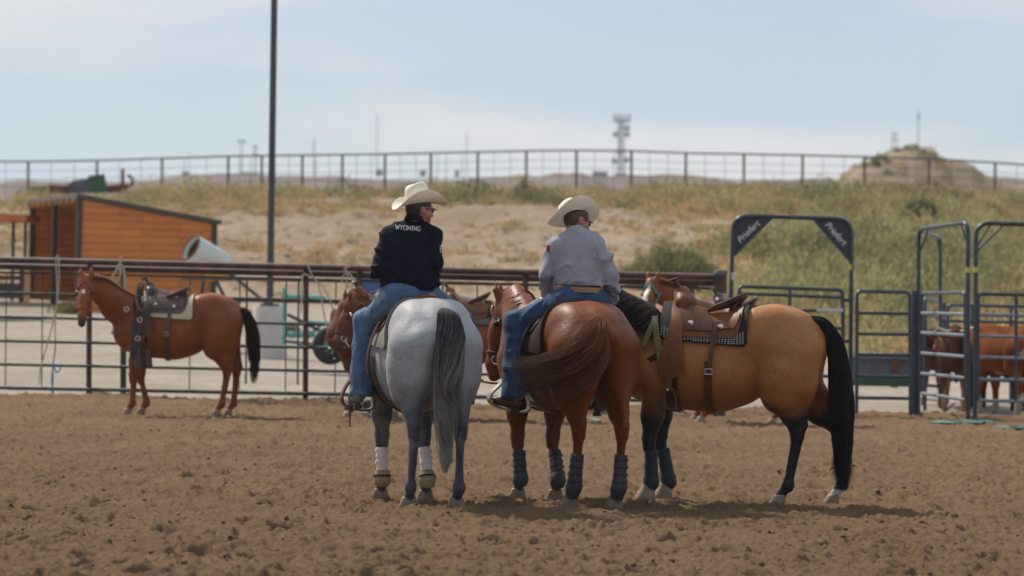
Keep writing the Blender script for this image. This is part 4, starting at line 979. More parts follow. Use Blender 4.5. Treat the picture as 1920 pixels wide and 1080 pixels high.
def dirt_mat():
    m = bpy.data.materials.new('arena_dirt'); m.use_nodes = True; n = m.node_tree.nodes; l = m.node_tree.links; b = n['Principled BSDF']; b.inputs['Roughness'].default_value = 1; b.inputs['Specular IOR Level'].default_value = .1
    t = n.new('ShaderNodeTexCoord'); 
    def noise(sc, det=6, ro=.6):
        q = n.new('ShaderNodeTexNoise'); q.inputs['Scale'].default_value = sc; q.inputs['Detail'].default_value = det; q.inputs['Roughness'].default_value = ro; l.new(t.outputs['Object'], q.inputs[0]); return q
    a = noise(.7, 5); c = noise(26, 8, .8); r = n.new('ShaderNodeValToRGB'); e = r.color_ramp.elements; e[0].position = .3; e[0].color = (.145, .090, .050, 1); e[1].position = .72; e[1].color = (.365, .245, .148, 1)
    mx_ = n.new('ShaderNodeMixRGB'); mx_.inputs[0].default_value = .68; l.new(a.outputs[0], mx_.inputs[1]); l.new(c.outputs[0], mx_.inputs[2]); l.new(mx_.outputs[0], r.inputs[0]); l.new(r.outputs[0], b.inputs['Base Color'])
    s_ = noise(55, 6, .8); bp = n.new('ShaderNodeBump'); bp.inputs['Distance'].default_value = .035; bp.inputs['Strength'].default_value = 1; l.new(s_.outputs[0], bp.inputs['Height']); l.new(bp.outputs[0], b.inputs['Normal']); return m
M['dirt'] = dirt_mat()
tag(build_dirt(), kind='structure')
# dirt round the modelled strip, a little lower, so the arena goes on past the frame
X, Y = np.meshgrid(np.linspace(-60, 60, 200), np.concatenate([np.linspace(-30, 13, 60), np.linspace(13.5, 48.5, 120)]), indexing='xy')
Hh = dirt_height(X, Y, True)*.6-.03; inside = (np.abs(X) < .175*Y+.4)&(Y > 13.8); Hh = np.where(inside, -.25, Hh)
V, F = grid_mesh(X, Y, Hh); tag(mesh_obj('arena_ground', V, F, M['dirt']), kind='structure')
# pebbles and clods lying about
def clods():
    g = np.random.default_rng(21); V = []; F = []; base = np.array([(1, 1, 1), (-1, -1, 1), (-1, 1, -1), (1, -1, -1)])*.6
    ico = bmesh.new(); bmesh.ops.create_icosphere(ico, subdivisions=1, radius=1); iv = np.array([tuple(v.co) for v in ico.verts]); fi = np.array([[v.index for v in f.verts] for f in ico.faces]); ico.free()
    N_ = 5200; y = 1/g.uniform(1/46., 1/15., N_); x = g.uniform(-1, 1, N_)*(.165*y+.4); z = dirt_height(x, y); sc = .006+.016*g.power(.35, N_)*1.0
    for i in range(N_):
        s_ = sc[i]*g.uniform(.6, 1.3, 3)*np.array((1, 1, .7)); v = iv*(1+.28*g.uniform(-1, 1, (len(iv), 1)))*s_; a = g.uniform(0, 6.3); c_, d_ = math.cos(a), math.sin(a)
        v = v@np.array(((c_, d_, 0), (-d_, c_, 0), (0, 0, 1)))+np.array((x[i], y[i], z[i]+.002)); F.append(fi+i*len(iv)); V.append(v)
    o = mesh_obj('dirt_clods', np.concatenate(V), np.concatenate(F), M['dirt'], None, False); tag(o, 'loose dirt clods and pebbles scattered over the arena', 'dirt clods', kind='stuff')
clods()
# ------------------------------------------------------------------ gravel yard, bank and far hills as one terrain
CX = np.array([-3000, -1200, 0, 120, 260, 420, 640, 900, 1130, 1300, 1500, 1700, 1920, 3100, 5000.])
CY = np.array([388, 386, 380, 382, 380, 374, 374, 378, 378, 370, 372, 374, 382, 386, 390.])
def crest_z(u, d):                            # height of the crest in metres for a photo column
    y = np.interp(u, CX, CY); z = np.array([pix(float(a), float(b), d).z for a, b in zip(u, y)]); return z
DC = 138.0
def smooth_profile(d, zc):                    # d depth, zc crest height at this column
    pts_d = [46, 49, 56, 64, 72, 80, 86, 92, 100, 110, 122, 132, DC, 150, 175, 220]
    zz = [-.10, .0, .12, .33, .65, 1.05, 1.30, 1.85, 2.75, 3.75, .80, .95, 1.0, 1.0, .97, .8]
    out = np.zeros_like(d)
    base = np.interp(d, pts_d[:10], zz[:10]); t = sstep(86, DC, d)
    up = 1.30+(zc-1.30)*np.interp(d, [86, 92, 100, 110, 122, 132, DC, 150, 175, 220], [0, .10, .30, .53, .77, .94, 1.0, 1.0, .96, .72])
    return np.where(d < 86, base, up)
def terr(u, d):
    zc = crest_z(u, DC); return smooth_profile(d, np.broadcast_to(zc, d.shape))
us = np.concatenate([np.linspace(-3000, -500, 30), np.linspace(-450, 2400, 420), np.linspace(2450, 5000, 30)])
ds = np.concatenate([np.linspace(47.9, 86, 60), np.linspace(86.5, 142, 190), np.linspace(143, 240, 50)])
Dg, Ug = np.meshgrid(ds, us, indexing='ij'); kx = np.array([pix(float(a), 540, 1.0).x for a in us]); Xg = kx[None]*Dg
Zg = np.stack([smooth_profile(ds, zc) for zc in crest_z(us, DC)], 1)
Pn = np.stack([Xg, Dg, 0*Xg], -1); am = sstep(84, 95, Dg)
Zg += am*(.30*vnoise(Pn, .09, 3)+.16*vnoise(Pn, .25, 4)+.22*np.abs(vnoise(Pn, .55, 5))+.09*vnoise(Pn, 1.6, 6))*np.interp(Dg, [85, 125, 138, 150], [1, 1, .35, .3])+(1-am)*(.02*vnoise(Pn, .6, 7)+.012*vnoise(Pn, 2.5, 8))*sstep(49, 52, Dg)
TZ = (us, ds, Zg, Xg)
def tz(x, d):                                 # terrain height lookup
    u = np.interp(x/d, kx, us); i = np.clip(np.searchsorted(ds, d)-1, 0, len(ds)-2); j = np.clip(np.searchsorted(us, u)-1, 0, len(us)-2)
    a = (d-ds[i])/(ds[i+1]-ds[i]); b = (u-us[j])/(us[j+1]-us[j])
    return (Zg[i, j]*(1-a)+Zg[i+1, j]*a)*(1-b)+(Zg[i, j+1]*(1-a)+Zg[i+1, j+1]*a)*b
def ground_mat(name, c1, c2, c3, s1, s2, bump, bs, pos=(.35, .65)):
    m = bpy.data.materials.new(name); m.use_nodes = True; n = m.node_tree.nodes; l = m.node_tree.links; b = n['Principled BSDF']; b.inputs['Roughness'].default_value = 1; b.inputs['Specular IOR Level'].default_value = .1
    t = n.new('ShaderNodeTexCoord'); base = None
    def noise(sc, det=6, ro=.6):
        q = n.new('ShaderNodeTexNoise'); q.inputs['Scale'].default_value = sc; q.inputs['Detail'].default_value = det; q.inputs['Roughness'].default_value = ro; l.new(t.outputs['Object'], q.inputs[0]); return q
    a = noise(s1); r = n.new('ShaderNodeValToRGB'); r.color_ramp.elements[0].position = pos[0]; r.color_ramp.elements[1].position = pos[1]; r.color_ramp.elements[0].color = (*c1, 1); r.color_ramp.elements[1].color = (*c2, 1); l.new(a.outputs[0], r.inputs[0])
    c = noise(s2, 8, .7); r2 = n.new('ShaderNodeValToRGB'); r2.color_ramp.elements[0].position = .45; r2.color_ramp.elements[1].position = .7; l.new(c.outputs[0], r2.inputs[0])
    mx_ = n.new('ShaderNodeMixRGB'); l.new(r2.outputs[0], mx_.inputs[0]); l.new(r.outputs[0], mx_.inputs[1]); mx_.inputs[2].default_value = (*c3, 1); l.new(mx_.outputs[0], b.inputs['Base Color'])
    s_ = noise(bs, 6, .7); bp = n.new('ShaderNodeBump'); bp.inputs['Distance'].default_value = bump; l.new(s_.outputs[0], bp.inputs['Height']); l.new(bp.outputs[0], b.inputs['Normal']); return m
M['gravel'] = ground_mat('pale_gravel', (.345, .295, .245), (.435, .385, .33), (.28, .235, .19), .35, 3.5, .04, 18)
M['bank'] = ground_mat('sandy_bank', (.38, .285, .20), (.49, .39, .29), (.30, .225, .14), .12, 1.3, .35, 2.4)
k = 58
for nm, sl_, mt in (('gravel_yard', slice(0, k+1), 'gravel'), ('sandy_bank', slice(k, None), 'bank')):
    V, F = grid_mesh(Xg[sl_], Dg[sl_], Zg[sl_]); tag(mesh_obj(nm, V, F[:, ::-1], M[mt]), kind='structure')
# plain to the horizon and the far rises
M['plain'] = ground_mat('dry_plain', (.22, .17, .13), (.33, .27, .21), (.20, .19, .13), .01, .06, .5, .2)
V = [(-6000, 200, 4.0), (6000, 200, 4.0), (6000, 6000, 4.0), (-6000, 6000, 4.0)]; tag(mesh_obj('plain', V, [(0, 1, 2, 3)], M['plain'], None, False), kind='structure')
V = [(-900, -400, -.4), (900, -400, -.4), (900, 205, -.4), (-900, 205, -.4)]; tag(mesh_obj('ground', V, [(0, 1, 2, 3)], M['gravel'], None, False), kind='structure')
def rise(name, prof, d, depth, mt, amp=.6, seed=3):
    """hill whose skyline runs through photo points prof at distance d"""
    px = np.linspace(prof[0][0], prof[-1][0], 220); py = np.interp(px, [p[0] for p in prof], [p[1] for p in prof]); rows = []
    for t in np.linspace(-1, 1.4, 40):
        dd = d+t*depth; sh_ = math.exp(-(t*1.35)**2) if t < 0 else math.exp(-(t*1.0)**2)
        row = []
        for a, b in zip(px, py):
            q = pix(float(a), float(b), d); zt = 3.8+(q.z-3.8)*sh_; row.append((q.x*dd/d*1.0, dd, zt))
        rows.append(row)
    A = np.array(rows); Pq = A*np.array((1, 1, 0)); A[..., 2] += amp*(fbm(Pq, 6/depth, 4, seed)-.3)*np.clip((A[..., 2]-3.8)/3, 0, 1)
    V, F = grid_mesh(A[..., 0], A[..., 1], A[..., 2]); return tag(mesh_obj(name, V, F[:, ::-1], mt), kind='structure')
M['far_hill'] = ground_mat('far_hill', (.155, .12, .112), (.25, .19, .165), (.13, .12, .105), .012, .05, 1.0, .15)
M['far_hill2'] = ground_mat('far_hill_grey', (.17, .14, .14), (.24, .19, .17), (.27, .21, .17), .02, .06, 1.0, .15)
M['mound'] = ground_mat('earth_mound', (.27, .20, .15), (.38, .30, .235), (.22, .18, .11), .10, .35, .5, .9)
rise('far_hills', [(-900, 350), (-200, 352), (60, 350), (280, 350), (320, 338), (350, 332), (450, 329), (560, 332), (640, 331), (740, 334), (860, 338), (900, 331), (980, 327), (1150, 330), (1300, 328), (1420, 330), (1560, 334), (1900, 336), (2800, 350)], 620, 130, M['far_hill'], 1.0)
rise('spoil_hill', [(900, 348), (940, 334), (990, 323), (1030, 320), (1090, 321), (1110, 332), (1150, 348)], 430, 60, M['far_hill2'], 1.5, 5)
rise('earth_mound', [(1500, 356), (1545, 342), (1575, 328), (1600, 310), (1640, 297), (1680, 289), (1720, 291), (1745, 297), (1795, 301), (1835, 322), (1880, 342), (1950, 356)], 205, 18, M['mound'], .6, 8)
rise('right_hill', [(1800, 352), (1850, 345), (1890, 343), (1960, 352), (2200, 356)], 330, 40, M['far_hill2'], .8, 9)
# ------------------------------------------------------------------ weeds
def tufts(name, P, H, W_, C, nb, mt, seed=1, thick=.02, label=None, cat=None, kind='stuff', flop=.5):
    """P (n,3) bases, H heights, W widths, C (n,3) colours: nb curved blades each"""
    g = np.random.default_rng(seed); n = len(P); N_ = n*nb; I = np.repeat(np.arange(n), nb)
    a = g.uniform(0, 2*np.pi, N_); rr = np.sqrt(g.uniform(0, 1, N_)); base = P[I]+np.stack([np.cos(a)*rr*W_[I]*.45, np.sin(a)*rr*W_[I]*.45, -.02+0*a], -1)
    h = H[I]*g.uniform(.45, 1.1, N_)*(1-.35*rr); out = np.stack([np.cos(a), np.sin(a), 0*a], -1)*(rr*W_[I]*flop*g.uniform(.5, 1.4, N_))[:, None]+g.normal(0, .10, (N_, 3))*np.array((1, 1, 0))*h[:, None]
    tip = base+out; tip[:, 2] = base[:, 2]+h; mid = base+out*.35; mid[:, 2] = base[:, 2]+h*.6
    b = g.uniform(0, 2*np.pi, N_); sd = np.stack([np.cos(b), np.sin(b), 0*b], -1)*(thick*g.uniform(.6, 1.4, N_))[:, None]
    V = np.stack([base-sd*.6, base+sd*.6, mid+sd, mid-sd, tip], 1).reshape(-1, 3); k = np.arange(N_)[:, None]*5
    F = np.concatenate([k+np.array([[0, 1, 2]]), k+np.array([[0, 2, 3]]), k+np.array([[3, 2, 4]])], 0)
    col = C[I]*g.uniform(.72, 1.28, N_)[:, None]; col = np.repeat(col, 5, 0)
    o = mesh_obj(name, V, F, mt, None, False, col); tag(o, label, cat, kind=kind); return o
M['weed'] = mat('weed_leaf', attr=True, rough=.8, spec=.2, trans=.35)
g = np.random.default_rng(5)
def scatter(n, u0, u1, d0, d1, dens):
    u = g.uniform(u0, u1, n); d = np.sqrt(g.uniform(d0**2, d1**2, n)); x = np.interp(u, us, kx)*d; z = tz(x, d)
    py = 540-(0) ; P = np.stack([x, d, z], -1); keep = g.uniform(0, 1, n) < dens(u, d, P); return P[keep], u[keep], d[keep]
GR = np.array([.30, .275, .13]); OL = np.array([.38, .315, .15]); TA = np.array([.47, .335, .175]); DG = np.array([.15, .17, .08])
def weedcol(n, w):
    k_ = g.choice(4, n, p=w); c = np.stack([GR, OL, TA, DG])[k_]; return c*g.uniform(.8, 1.2, n)[:, None]
def clumps(name, P, Rr, H, C, nl, seed, leaf=.07, label=None, cat=None, kind='stuff'):
    """rounded leafy clumps: leaves on a loose dome shell"""
    g = np.random.default_rng(seed); n = len(P); N_ = n*nl; I = np.repeat(np.arange(n), nl)
    a = g.uniform(0, 2*np.pi, N_); cz = g.uniform(0, 1, N_)**.8; sr = np.sqrt(np.maximum(0, 1-cz*cz)); k_ = g.uniform(.55, 1.08, N_)*(1+.25*vnoise(np.stack([np.cos(a)*2+I*3.1, np.sin(a)*2, cz*3], -1), 1.3, 5))
    d = np.stack([np.cos(a)*sr, np.sin(a)*sr, cz], -1); c = P[I]+d*k_[:, None]*np.stack([Rr[I], Rr[I], H[I]], -1)
    ax = d*.8+g.normal(0, .55, (N_, 3))+np.array((0, 0, .5)); ax /= np.linalg.norm(ax, axis=1)[:, None]; sd = np.cross(ax, g.normal(0, 1, (N_, 3))); sd /= np.linalg.norm(sd, axis=1)[:, None]+1e-6
    L_ = leaf*g.uniform(.7, 2.2, N_)[:, None]; Wd = leaf*g.uniform(.18, .42, N_)[:, None]
    V = np.stack([c-ax*L_*.5, c+sd*Wd, c+ax*L_, c-sd*Wd], 1).reshape(-1, 3); F = np.arange(N_*4).reshape(-1, 4)
    col = np.repeat(C[I]*g.uniform(.75, 1.25, N_)[:, None], 4, 0); o = mesh_obj(name, V, F, M['weed'], None, False, col); return tag(o, label, cat, kind=kind)
# crest belt
P_, u_, d_ = scatter(2500, -500, 2400, 121, 142, lambda u, d, P: np.clip(.65+.9*vnoise(P, .18, 8)+.35*sstep(1000, 1300, u)-.55*sstep(130, 122, d), 0, 1)*np.where(u < 240, .45, 1))
n_ = len(P_); rr_ = g.uniform(.25, .75, n_)*(1+.5*np.clip(vnoise(P_, .22, 12), -.4, 1))
clumps('weeds', P_, rr_, rr_*g.uniform(.7, 1.15, n_)*.85, weedcol(n_, [.28, .38, .26, .08]), 80, 2, .075, 'belt of green and straw coloured weeds along the top of the sandy bank', 'weeds')
tufts('tall_stalks', P_[::2], g.uniform(.35, .85, len(P_[::2])), g.uniform(.4, .8, len(P_[::2])), weedcol(len(P_[::2]), [.2, .4, .4, .0]), 9, M['weed'], 12, .018, 'thin straw coloured stalks rising from the weeds along the top of the bank', 'dry stalks')
P_, u_, d_ = scatter(420, -500, 2400, 124, 141, lambda u, d, P: np.clip(.55+.9*vnoise(P, .12, 88), 0, 1)*np.where(u < 240, .4, 1)); n_ = len(P_); rr_ = g.uniform(.6, 1.25, n_)
clumps('tall_weeds', P_, rr_, rr_*g.uniform(.6, .95, n_)*.85, weedcol(n_, [.40, .30, .10, .20]), 230, 22, .085, 'taller rounded weed bushes along the crest of the bank', 'weeds')
# right-hand slope, down to the flat behind the panels
def dens_r(u, d, P):
    edge = np.interp(d, [68, 86, 95, 105, 112, 118, 124, 138], [1375, 1365, 1350, 1360, 1440, 1400, 1240, 1180]); dn = np.clip(.62+1.25*vnoise(P, .11, 18)+.35*sstep(104, 96, d), .06, 1)
    bare = (np.exp(-(((u-1590)/140)**2+((d-117)/5.5)**2)) > .35)|(np.exp(-(((u-1800)/90)**2+((d-113)/4)**2)) > .4)|(np.exp(-(((u-1430)/90)**2+((d-112)/4)**2)) > .45)
    return sstep(-60, 60, u-edge)*dn*np.where(bare, .10, 1)
P_, u_, d_ = scatter(3300, 1100, 2700, 68.5, 128, dens_r); n_ = len(P_); rr_ = g.uniform(.28, .72, n_)*(1+.5*np.clip(vnoise(P_, .2, 22), -.5, 1))
C_ = weedcol(n_, [.26, .36, .30, .08]); pat = (.6*vnoise(P_, .16, 77)+.9*vnoise(P_, .07, 78))[:, None]; C_ = C_*(1+.34*pat)+np.clip(-pat-.15, 0, 1)*np.array([.16, .07, .0]); C_ = np.clip(C_, .03, 1)
clumps('weeds', P_, rr_, rr_*g.uniform(.7, 1.2, n_)*.9, C_, 85, 3, .07, 'thick green weeds covering the bank behind the livestock panels', 'weeds')
P2, u2, d2 = scatter(380, 1200, 2700, 70, 128, dens_r); n2 = len(P2); r2 = g.uniform(.6, 1.3, n2); c2_ = weedcol(n2, [.38, .28, .12, .22])*g.uniform(.7, 1.45, (n2, 1))
clumps('tall_weeds', P2, r2, r2*g.uniform(.6, 1.0, n2), c2_, 260, 23, .085, 'bigger rounded green weed bushes on the bank behind the panels', 'weeds')
P2, u2, d2 = scatter(170, 1385, 2000, 84, 106, lambda u, d, P: .75+0*u); n2 = len(P2); r2 = g.uniform(.7, 1.35, n2)
clumps('tall_weeds', P2, r2, r2*g.uniform(.75, 1.15, n2), np.tile(GR*.85+DG*.2, (n2, 1))*g.uniform(.6, 1.5, (n2, 1)), 420, 24, .085, 'lush green weed bushes low on the bank behind the lettered arch', 'weeds')
k_ = slice(None, None, 2); tufts('tall_stalks', P_[k_], g.uniform(.4, .9, len(P_[k_])), g.uniform(.4, .8, len(P_[k_])), weedcol(len(P_[k_]), [.25, .45, .3, .0]), 9, M['weed'], 13, .016, 'straw coloured stalks among the green weeds behind the panels', 'dry stalks')
# dry grass on the sandy slope
P_, u_, d_ = scatter(9000, -500, 1450, 92, 127, lambda u, d, P: np.clip(.10+1.2*vnoise(P, .14, 31)+.5*vnoise(P, .6, 32), 0, .8)*np.where(d < 104, .5, 1)); n_ = len(P_); hh = g.uniform(.10, .36, n_)
tufts('dry_grass', P_, hh, hh*1.8, weedcol(n_, [.08, .25, .66, .01])*1.0, 22, M['weed'], 4, .020, 'low straw coloured dry grass patches on the open sandy bank', 'dry grass')
P_, u_, d_ = scatter(1600, -500, 1350, 88, 126, lambda u, d, P: .25+.5*vnoise(P, .3, 41)); n_ = len(P_); rr_ = g.uniform(.06, .20, n_)
clumps('small_weeds', P_, rr_, rr_*.8, weedcol(n_, [.2, .3, .4, .1])*.75, 30, 14, .035, 'small scattered weeds dotted over the open sandy bank', 'weeds')
# a few bushes one can tell apart
def bush(px, py, d, w, h, label, seed, dark=1.0, nb=1500):
    g2 = np.random.default_rng(seed); c = pix(px, py, d); z = float(tz(np.array([c.x]), np.array([d]))[0]); n = 26; a = g2.uniform(0, 6.28, n); r = np.sqrt(g2.uniform(0, 1, n))
    P = np.stack([c.x+np.cos(a)*r*w*.40, d+np.sin(a)*r*w*.35, z+0*a], -1); H = h*(1-.5*r**2)*g2.uniform(.7, 1.05, n)
    return clumps('shrub', P, np.full(n, w*.20), H, np.tile(GR*.8+DG*.3, (n, 1))*g2.uniform(.8, 1.2, n)[:, None]*dark, max(20, nb*3//n), seed, min(.07, w*.05), label, 'shrub', None)
bush(1255, 515, 93, 2.7, 1.35, 'round green shrub at the foot of the bank, left of the arched gate', 61, .9, 4000)
bush(1725, 425, 118, 1.4, 1.0, 'darker round shrub high on the weedy bank at the right', 62, .55, 1500)
bush(985, 372, 130, .9, 1.1, 'small dark shrub on the crest between the two riders', 63, .6, 1200)
for k, (px, py, d, w) in enumerate(((130, 560, 79, 1.0), (262, 560, 82, .7), (545, 590, 72, .5))):
    bush(px, py, d, w, .35, ('low weeds at the open end of the wooden shed', 'tuft of weeds beside the wooden shed wall', 'little weed tuft near the concrete lamp base')[k], 70+k, .7, 500)
for k, (px, w) in enumerate(((545//3, .35), (186, .3))): bush(px+ (0 if k else 10), 700, 49.3+k*.2, w, .10, ('tiny weeds at the foot of the fence behind the chestnut horse front legs', 'tiny weed at the fence foot near the far left post')[k], 80+k, .8, 200)
# sparse brush on the mound
mo = bpy.data.objects['earth_mound']; mv = np.array([tuple(v.co) for v in mo.data.vertices]); mv = mv[(mv[:, 2] > 6.0)&(mv[:, 1] < 212)]; sel = mv[g.uniform(0, 1, len(mv)) < .05]; sel = sel[np.abs(sel[:, 0]-pix(1690, 300, 205).x) < 2.2+1.5*vnoise(sel, .3, 4)]
clumps('mound_brush', sel, g.uniform(.25, .6, len(sel)), g.uniform(.2, .4, len(sel)), weedcol(len(sel), [.25, .35, .15, .25])*.8, 50, 15, .12, 'olive brush growing on the earth mound', 'brush')
# ------------------------------------------------------------------ the pipe fence
M['pipe_rust'] = mat('rusty_pipe', (.050, .022, .020), .6, var=.45, vscale=4, bump=.001, bscale=60, col2=(.085, .035, .026))
M['pipe_green'] = mat('dark_green_pipe', (.018, .026, .022), .55, var=.3, vscale=6, col2=(.05, .032, .022))
fl0, fl1 = gnd(166, 747), gnd(1350, 782)
def fd(px):                                   # depth of the fence line at a photo column
    a = pix(px, 600, 1.0); den = a.x*1.0; k_ = (fl1.y-fl0.y)/(fl1.x-fl0.x); return (fl0.y-k_*fl0.x)/(1-k_*den)
def fp(px, py, off=0): return pix(px, py, fd(px)+off)
fence = empty('pipe_fence', fl0, 0, 'rusty pipe fence with a doubled top rail running behind the horses', 'fence')
def part(mb, name, m, parent, **kw):
    o = mb.build(name, m, parent, **kw); loc = parent.matrix_world.translation if parent.parent else parent.location
    me = o.data; l_ = Vector(parent_world(parent)); me.transform(Matrix.Translation(-l_)); return o
def parent_world(p):
    t = Vector((0, 0, 0))
    while p is not None: t += p.location; p = p.parent
    return t
def yl(x, y0, y1): return y0+(y1-y0)*x/1350
for (y0, y1, r, off, m) in ((487, 519.5, .047, 0, 'pipe_rust'), (499, 530.5, .047, .10, 'pipe_rust'), (511, 541, .016, .05, 'pipe_green'), (549, 582, .022, .0, 'pipe_green'), (594, 626, .022, 0, 'pipe_green'), (639, 668, .022, 0, 'pipe_green'), (683, 711, .022, 0, 'pipe_green'), (727, 753, .028, 0, 'pipe_green')):
    xs = [-420, 1342] if off == 0 else [-420, 1342]
    part(MB().tube([fp(x, yl(x, y0, y1), off) for x in xs], r, 10), 'rail', M[m], fence)
for x in (-240, 168, 574, 674, 985): part(MB().tube([fp(x, yl(x, 490, 522), .05), fp(x-1.5, yl(x, 752, 786), .05)], .040, 12), 'post', M['pipe_rust'], fence)
part(MB().tube([fp(232, yl(232, 490, 522), .14), fp(231, yl(231, 755, 788), .14)], .045, 12), 'post', M['leather_dark'], fence)
for x in (-170, -80, 12, 80, 268, 357, 450, 537, 630, 716, 806, 895, 1075, 1165, 1258): part(MB().tube([fp(x, yl(x, 511, 541), .03), fp(x-2, yl(x, 727, 753), .03)], .0095, 6), 'rod', M['pipe_green'], fence)
cp = MB(); a_, b_ = fp(1351, 514), fp(1348, 790); cp.tube([a_, b_], .088, 18); part(cp, 'corner_post', M['pipe_rust'], fence)
cp = MB(); cp.lathe([(.10, -.01), (.10, .02), (.085, .05), (.01, .062)], a_, 18); part(cp, 'post_cap', mat('grey_cap', (.12, .11, .10), .7, var=.3), fence)
for k in range(3): part(MB().torus(a_+Vector((0, 0, -.28-.035*k)), .098, .018, n=20, m=6), 'wrap', M['rope'], fence)
# second thin fence seen through the first
f2 = empty('wire_fence', pix(300, 650, 52), 0, 'thin green rail fence seen just behind the pipe fence', 'fence')
for (y0, y1) in ((516, 542), (557, 580)): part(MB().tube([pix(x, yl(x, y0, y1), 51.5) for x in (340, 1340)], .014, 6), 'rail', M['pipe_green'], f2)
for x in (463, 560, 830, 838, 1120, 1300): part(MB().tube([pix(x, yl(x, 516, 542), 51.5), pix(x-2, yl(x, 712, 735), 51.5)], .016, 6), 'post', M['pipe_green'], f2)
# ------------------------------------------------------------------ ropes on the rail
def rope_obj(paths, label, m='rope', r=.011, d=-.07):
    ob = MB()
    for p in paths: ob.tube(spline([fp(x, y, d) for x, y in p], 10*len(p)), r, 6)
    o = ob.build('rope', M[m]); return tag(o, label, 'rope')
M['rope_blue'] = mat('blue_rope', (.045, .16, .30), .85, var=.3, vscale=40)
rope_obj([[(112, 492), (108, 479), (105, 492), (107, 560), (98, 610), (86, 655), (76, 690), (73, 720)], [(109, 480), (111, 520), (107, 570), (103, 610), (104, 636)]], 'long pale rope draped over the rail at the far left, above the blue rope')
rope_obj([[(104, 632), (103, 660), (100, 684), (110, 684), (113, 692), (106, 698), (100, 686), (99, 712), (98, 735), (97, 758)], [(100, 686), (97, 712), (99, 730), (101, 750), (103, 762)]], 'blue rope hanging with a small loop below the long pale rope', 'rope_blue', .010)
rope_obj([[(224, 484), (228, 481), (226, 498), (214, 512), (210, 520), (214, 527), (222, 522), (228, 508), (224, 496), (232, 502), (235, 520), (236, 545)], [(226, 490), (216, 508), (212, 522), (218, 530), (226, 514), (222, 500)], [(232, 500), (233, 540)]], 'coiled pale rope over the rail just right of the left horse head')
rope_obj([[(576, 492), (580, 505), (588, 520), (594, 528), (600, 545), (606, 580), (612, 612)], [(594, 528), (584, 514), (578, 498)], [(588, 522), (570, 514), (566, 530), (565, 585)], [(596, 530), (604, 536), (618, 560), (625, 585)]], 'knotted pale rope with loose ends beside the middle fence post')
rope_obj([[(650, 494), (648, 505), (652, 512), (660, 520), (662, 548)], [(652, 510), (643, 518), (641, 530)], [(652, 512), (650, 530), (648, 550)], [(656, 512), (646, 506), (655, 500)]], 'short knotted pale rope above the bridled horse behind the grey one')
# ------------------------------------------------------------------ livestock panels on the right
def paint(name, c, r=.38): return mat(name, c, r, var=.25, vscale=5, bump=.0008, bscale=50, coat=.15, col2=tuple(x*1.6 for x in c))
M['panel'] = paint('dark_blue_paint', (.020, .030, .048))
M['panel_lit'] = mat('lit_blue_paint', (.20, .235, .30), .42, var=.35, vscale=7, col2=(.12, .13, .16))  # panel paint again, brighter: the light on the rails is in the colour
M['sticker'] = mat('white_sticker', (.60, .60, .60), .6); M['sticker_y'] = mat('yellow_sticker', (.52, .48, .10), .6); M['plate'] = mat('dark_plate', (.024, .026, .036), .5, var=.2)
def pan(label, cat, name, loc): return empty(name, loc, 0, label, cat)
def rp(*a): return pix(*a)
def rounded(pts, rad, n=6):
    """polyline with rounded inner corners (world points)"""
    P = [Vector(p) for p in pts]; out = [P[0]]
    for i in range(1, len(P)-1):
        a = (P[i-1]-P[i]).normalized(); b = (P[i+1]-P[i]).normalized(); s0 = P[i]+a*rad; s1 = P[i]+b*rad
        for t in np.linspace(0, 1, n+1): out.append((s0*(1-t)+P[i]*t)*(1-t)+(P[i]*(1-t)+s1*t)*t)
    return out+[P[-1]]
dA = 46.9
ar = pan('tall arched gate frame with two lettered corner plates, left of the others', 'gate frame', 'gate_arch', rp(1485, 780, dA))
part(MB().tube(rounded([rp(1364, 782, dA), rp(1375, 404, dA), rp(1597, 411, dA), rp(1594, 783, dA)], .22), .031, 12), 'arch_tube', M['panel'], ar)
def plate(pts, d, th=.012):
    mb = MB(); f_ = [rp(x, y, d-th/2) for x, y in pts]; b_ = [rp(x, y, d+th/2) for x, y in pts]; n = len(pts)
    mb.add(f_+b_, [tuple(range(n)), tuple(range(2*n-1, n-1, -1))]+[(i, i+n, (i+1) % n+n, (i+1) % n) for i in range(n)]); return mb
def corner(cx, cy, r, a0, a1, n=6): return [(cx+r*math.cos(t), cy+r*math.sin(t)) for t in np.linspace(a0, a1, n)]
pl = part(plate([(1376, 478), (1376, 432)]+corner(1400, 431, 24, math.pi, 1.5*math.pi)+[(1447, 408)], dA), 'corner_plate', M['plate'], ar, smooth=False)
pr_ = part(plate([(1593, 488), (1594, 437)]+corner(1571, 437, 23, 0, -.5*math.pi)+[(1526, 412)], dA), 'corner_plate', M['plate'], ar, smooth=False)
part(MB().tube([rp(1376, 480, dA), rp(1449, 408, dA)], .012, 8), 'brace', M['panel'], ar); part(MB().tube([rp(1593, 490, dA), rp(1524, 411, dA)], .012, 8), 'brace', M['panel'], ar)
def word(txt, px, py, ang, hgt, d, parent, mt, shear=.25):
    cu = bpy.data.curves.new('w', 'FONT'); cu.body = txt; cu.size = 1.0; cu.shear = shear; cu.offset = .012; cu.extrude = .01; cu.align_x = 'CENTER'; cu.align_y = 'CENTER'
    o = bpy.data.objects.new('w', cu); SC.collection.objects.link(o); dg = bpy.context.evaluated_depsgraph_get(); me = bpy.data.meshes.new_from_object(o.evaluated_get(dg)); bpy.data.objects.remove(o)
    c = rp(px, py, d); me.transform(Matrix.Translation(c-parent_world(parent))@Matrix.Rotation(R(ang), 4, 'Y')@Matrix.Rotation(R(90), 4, 'X')@Matrix.Scale(hgt, 4)); w = bpy.data.objects.new('lettering', me); SC.collection.objects.link(w); w.parent = parent; me.materials.append(mt); return w
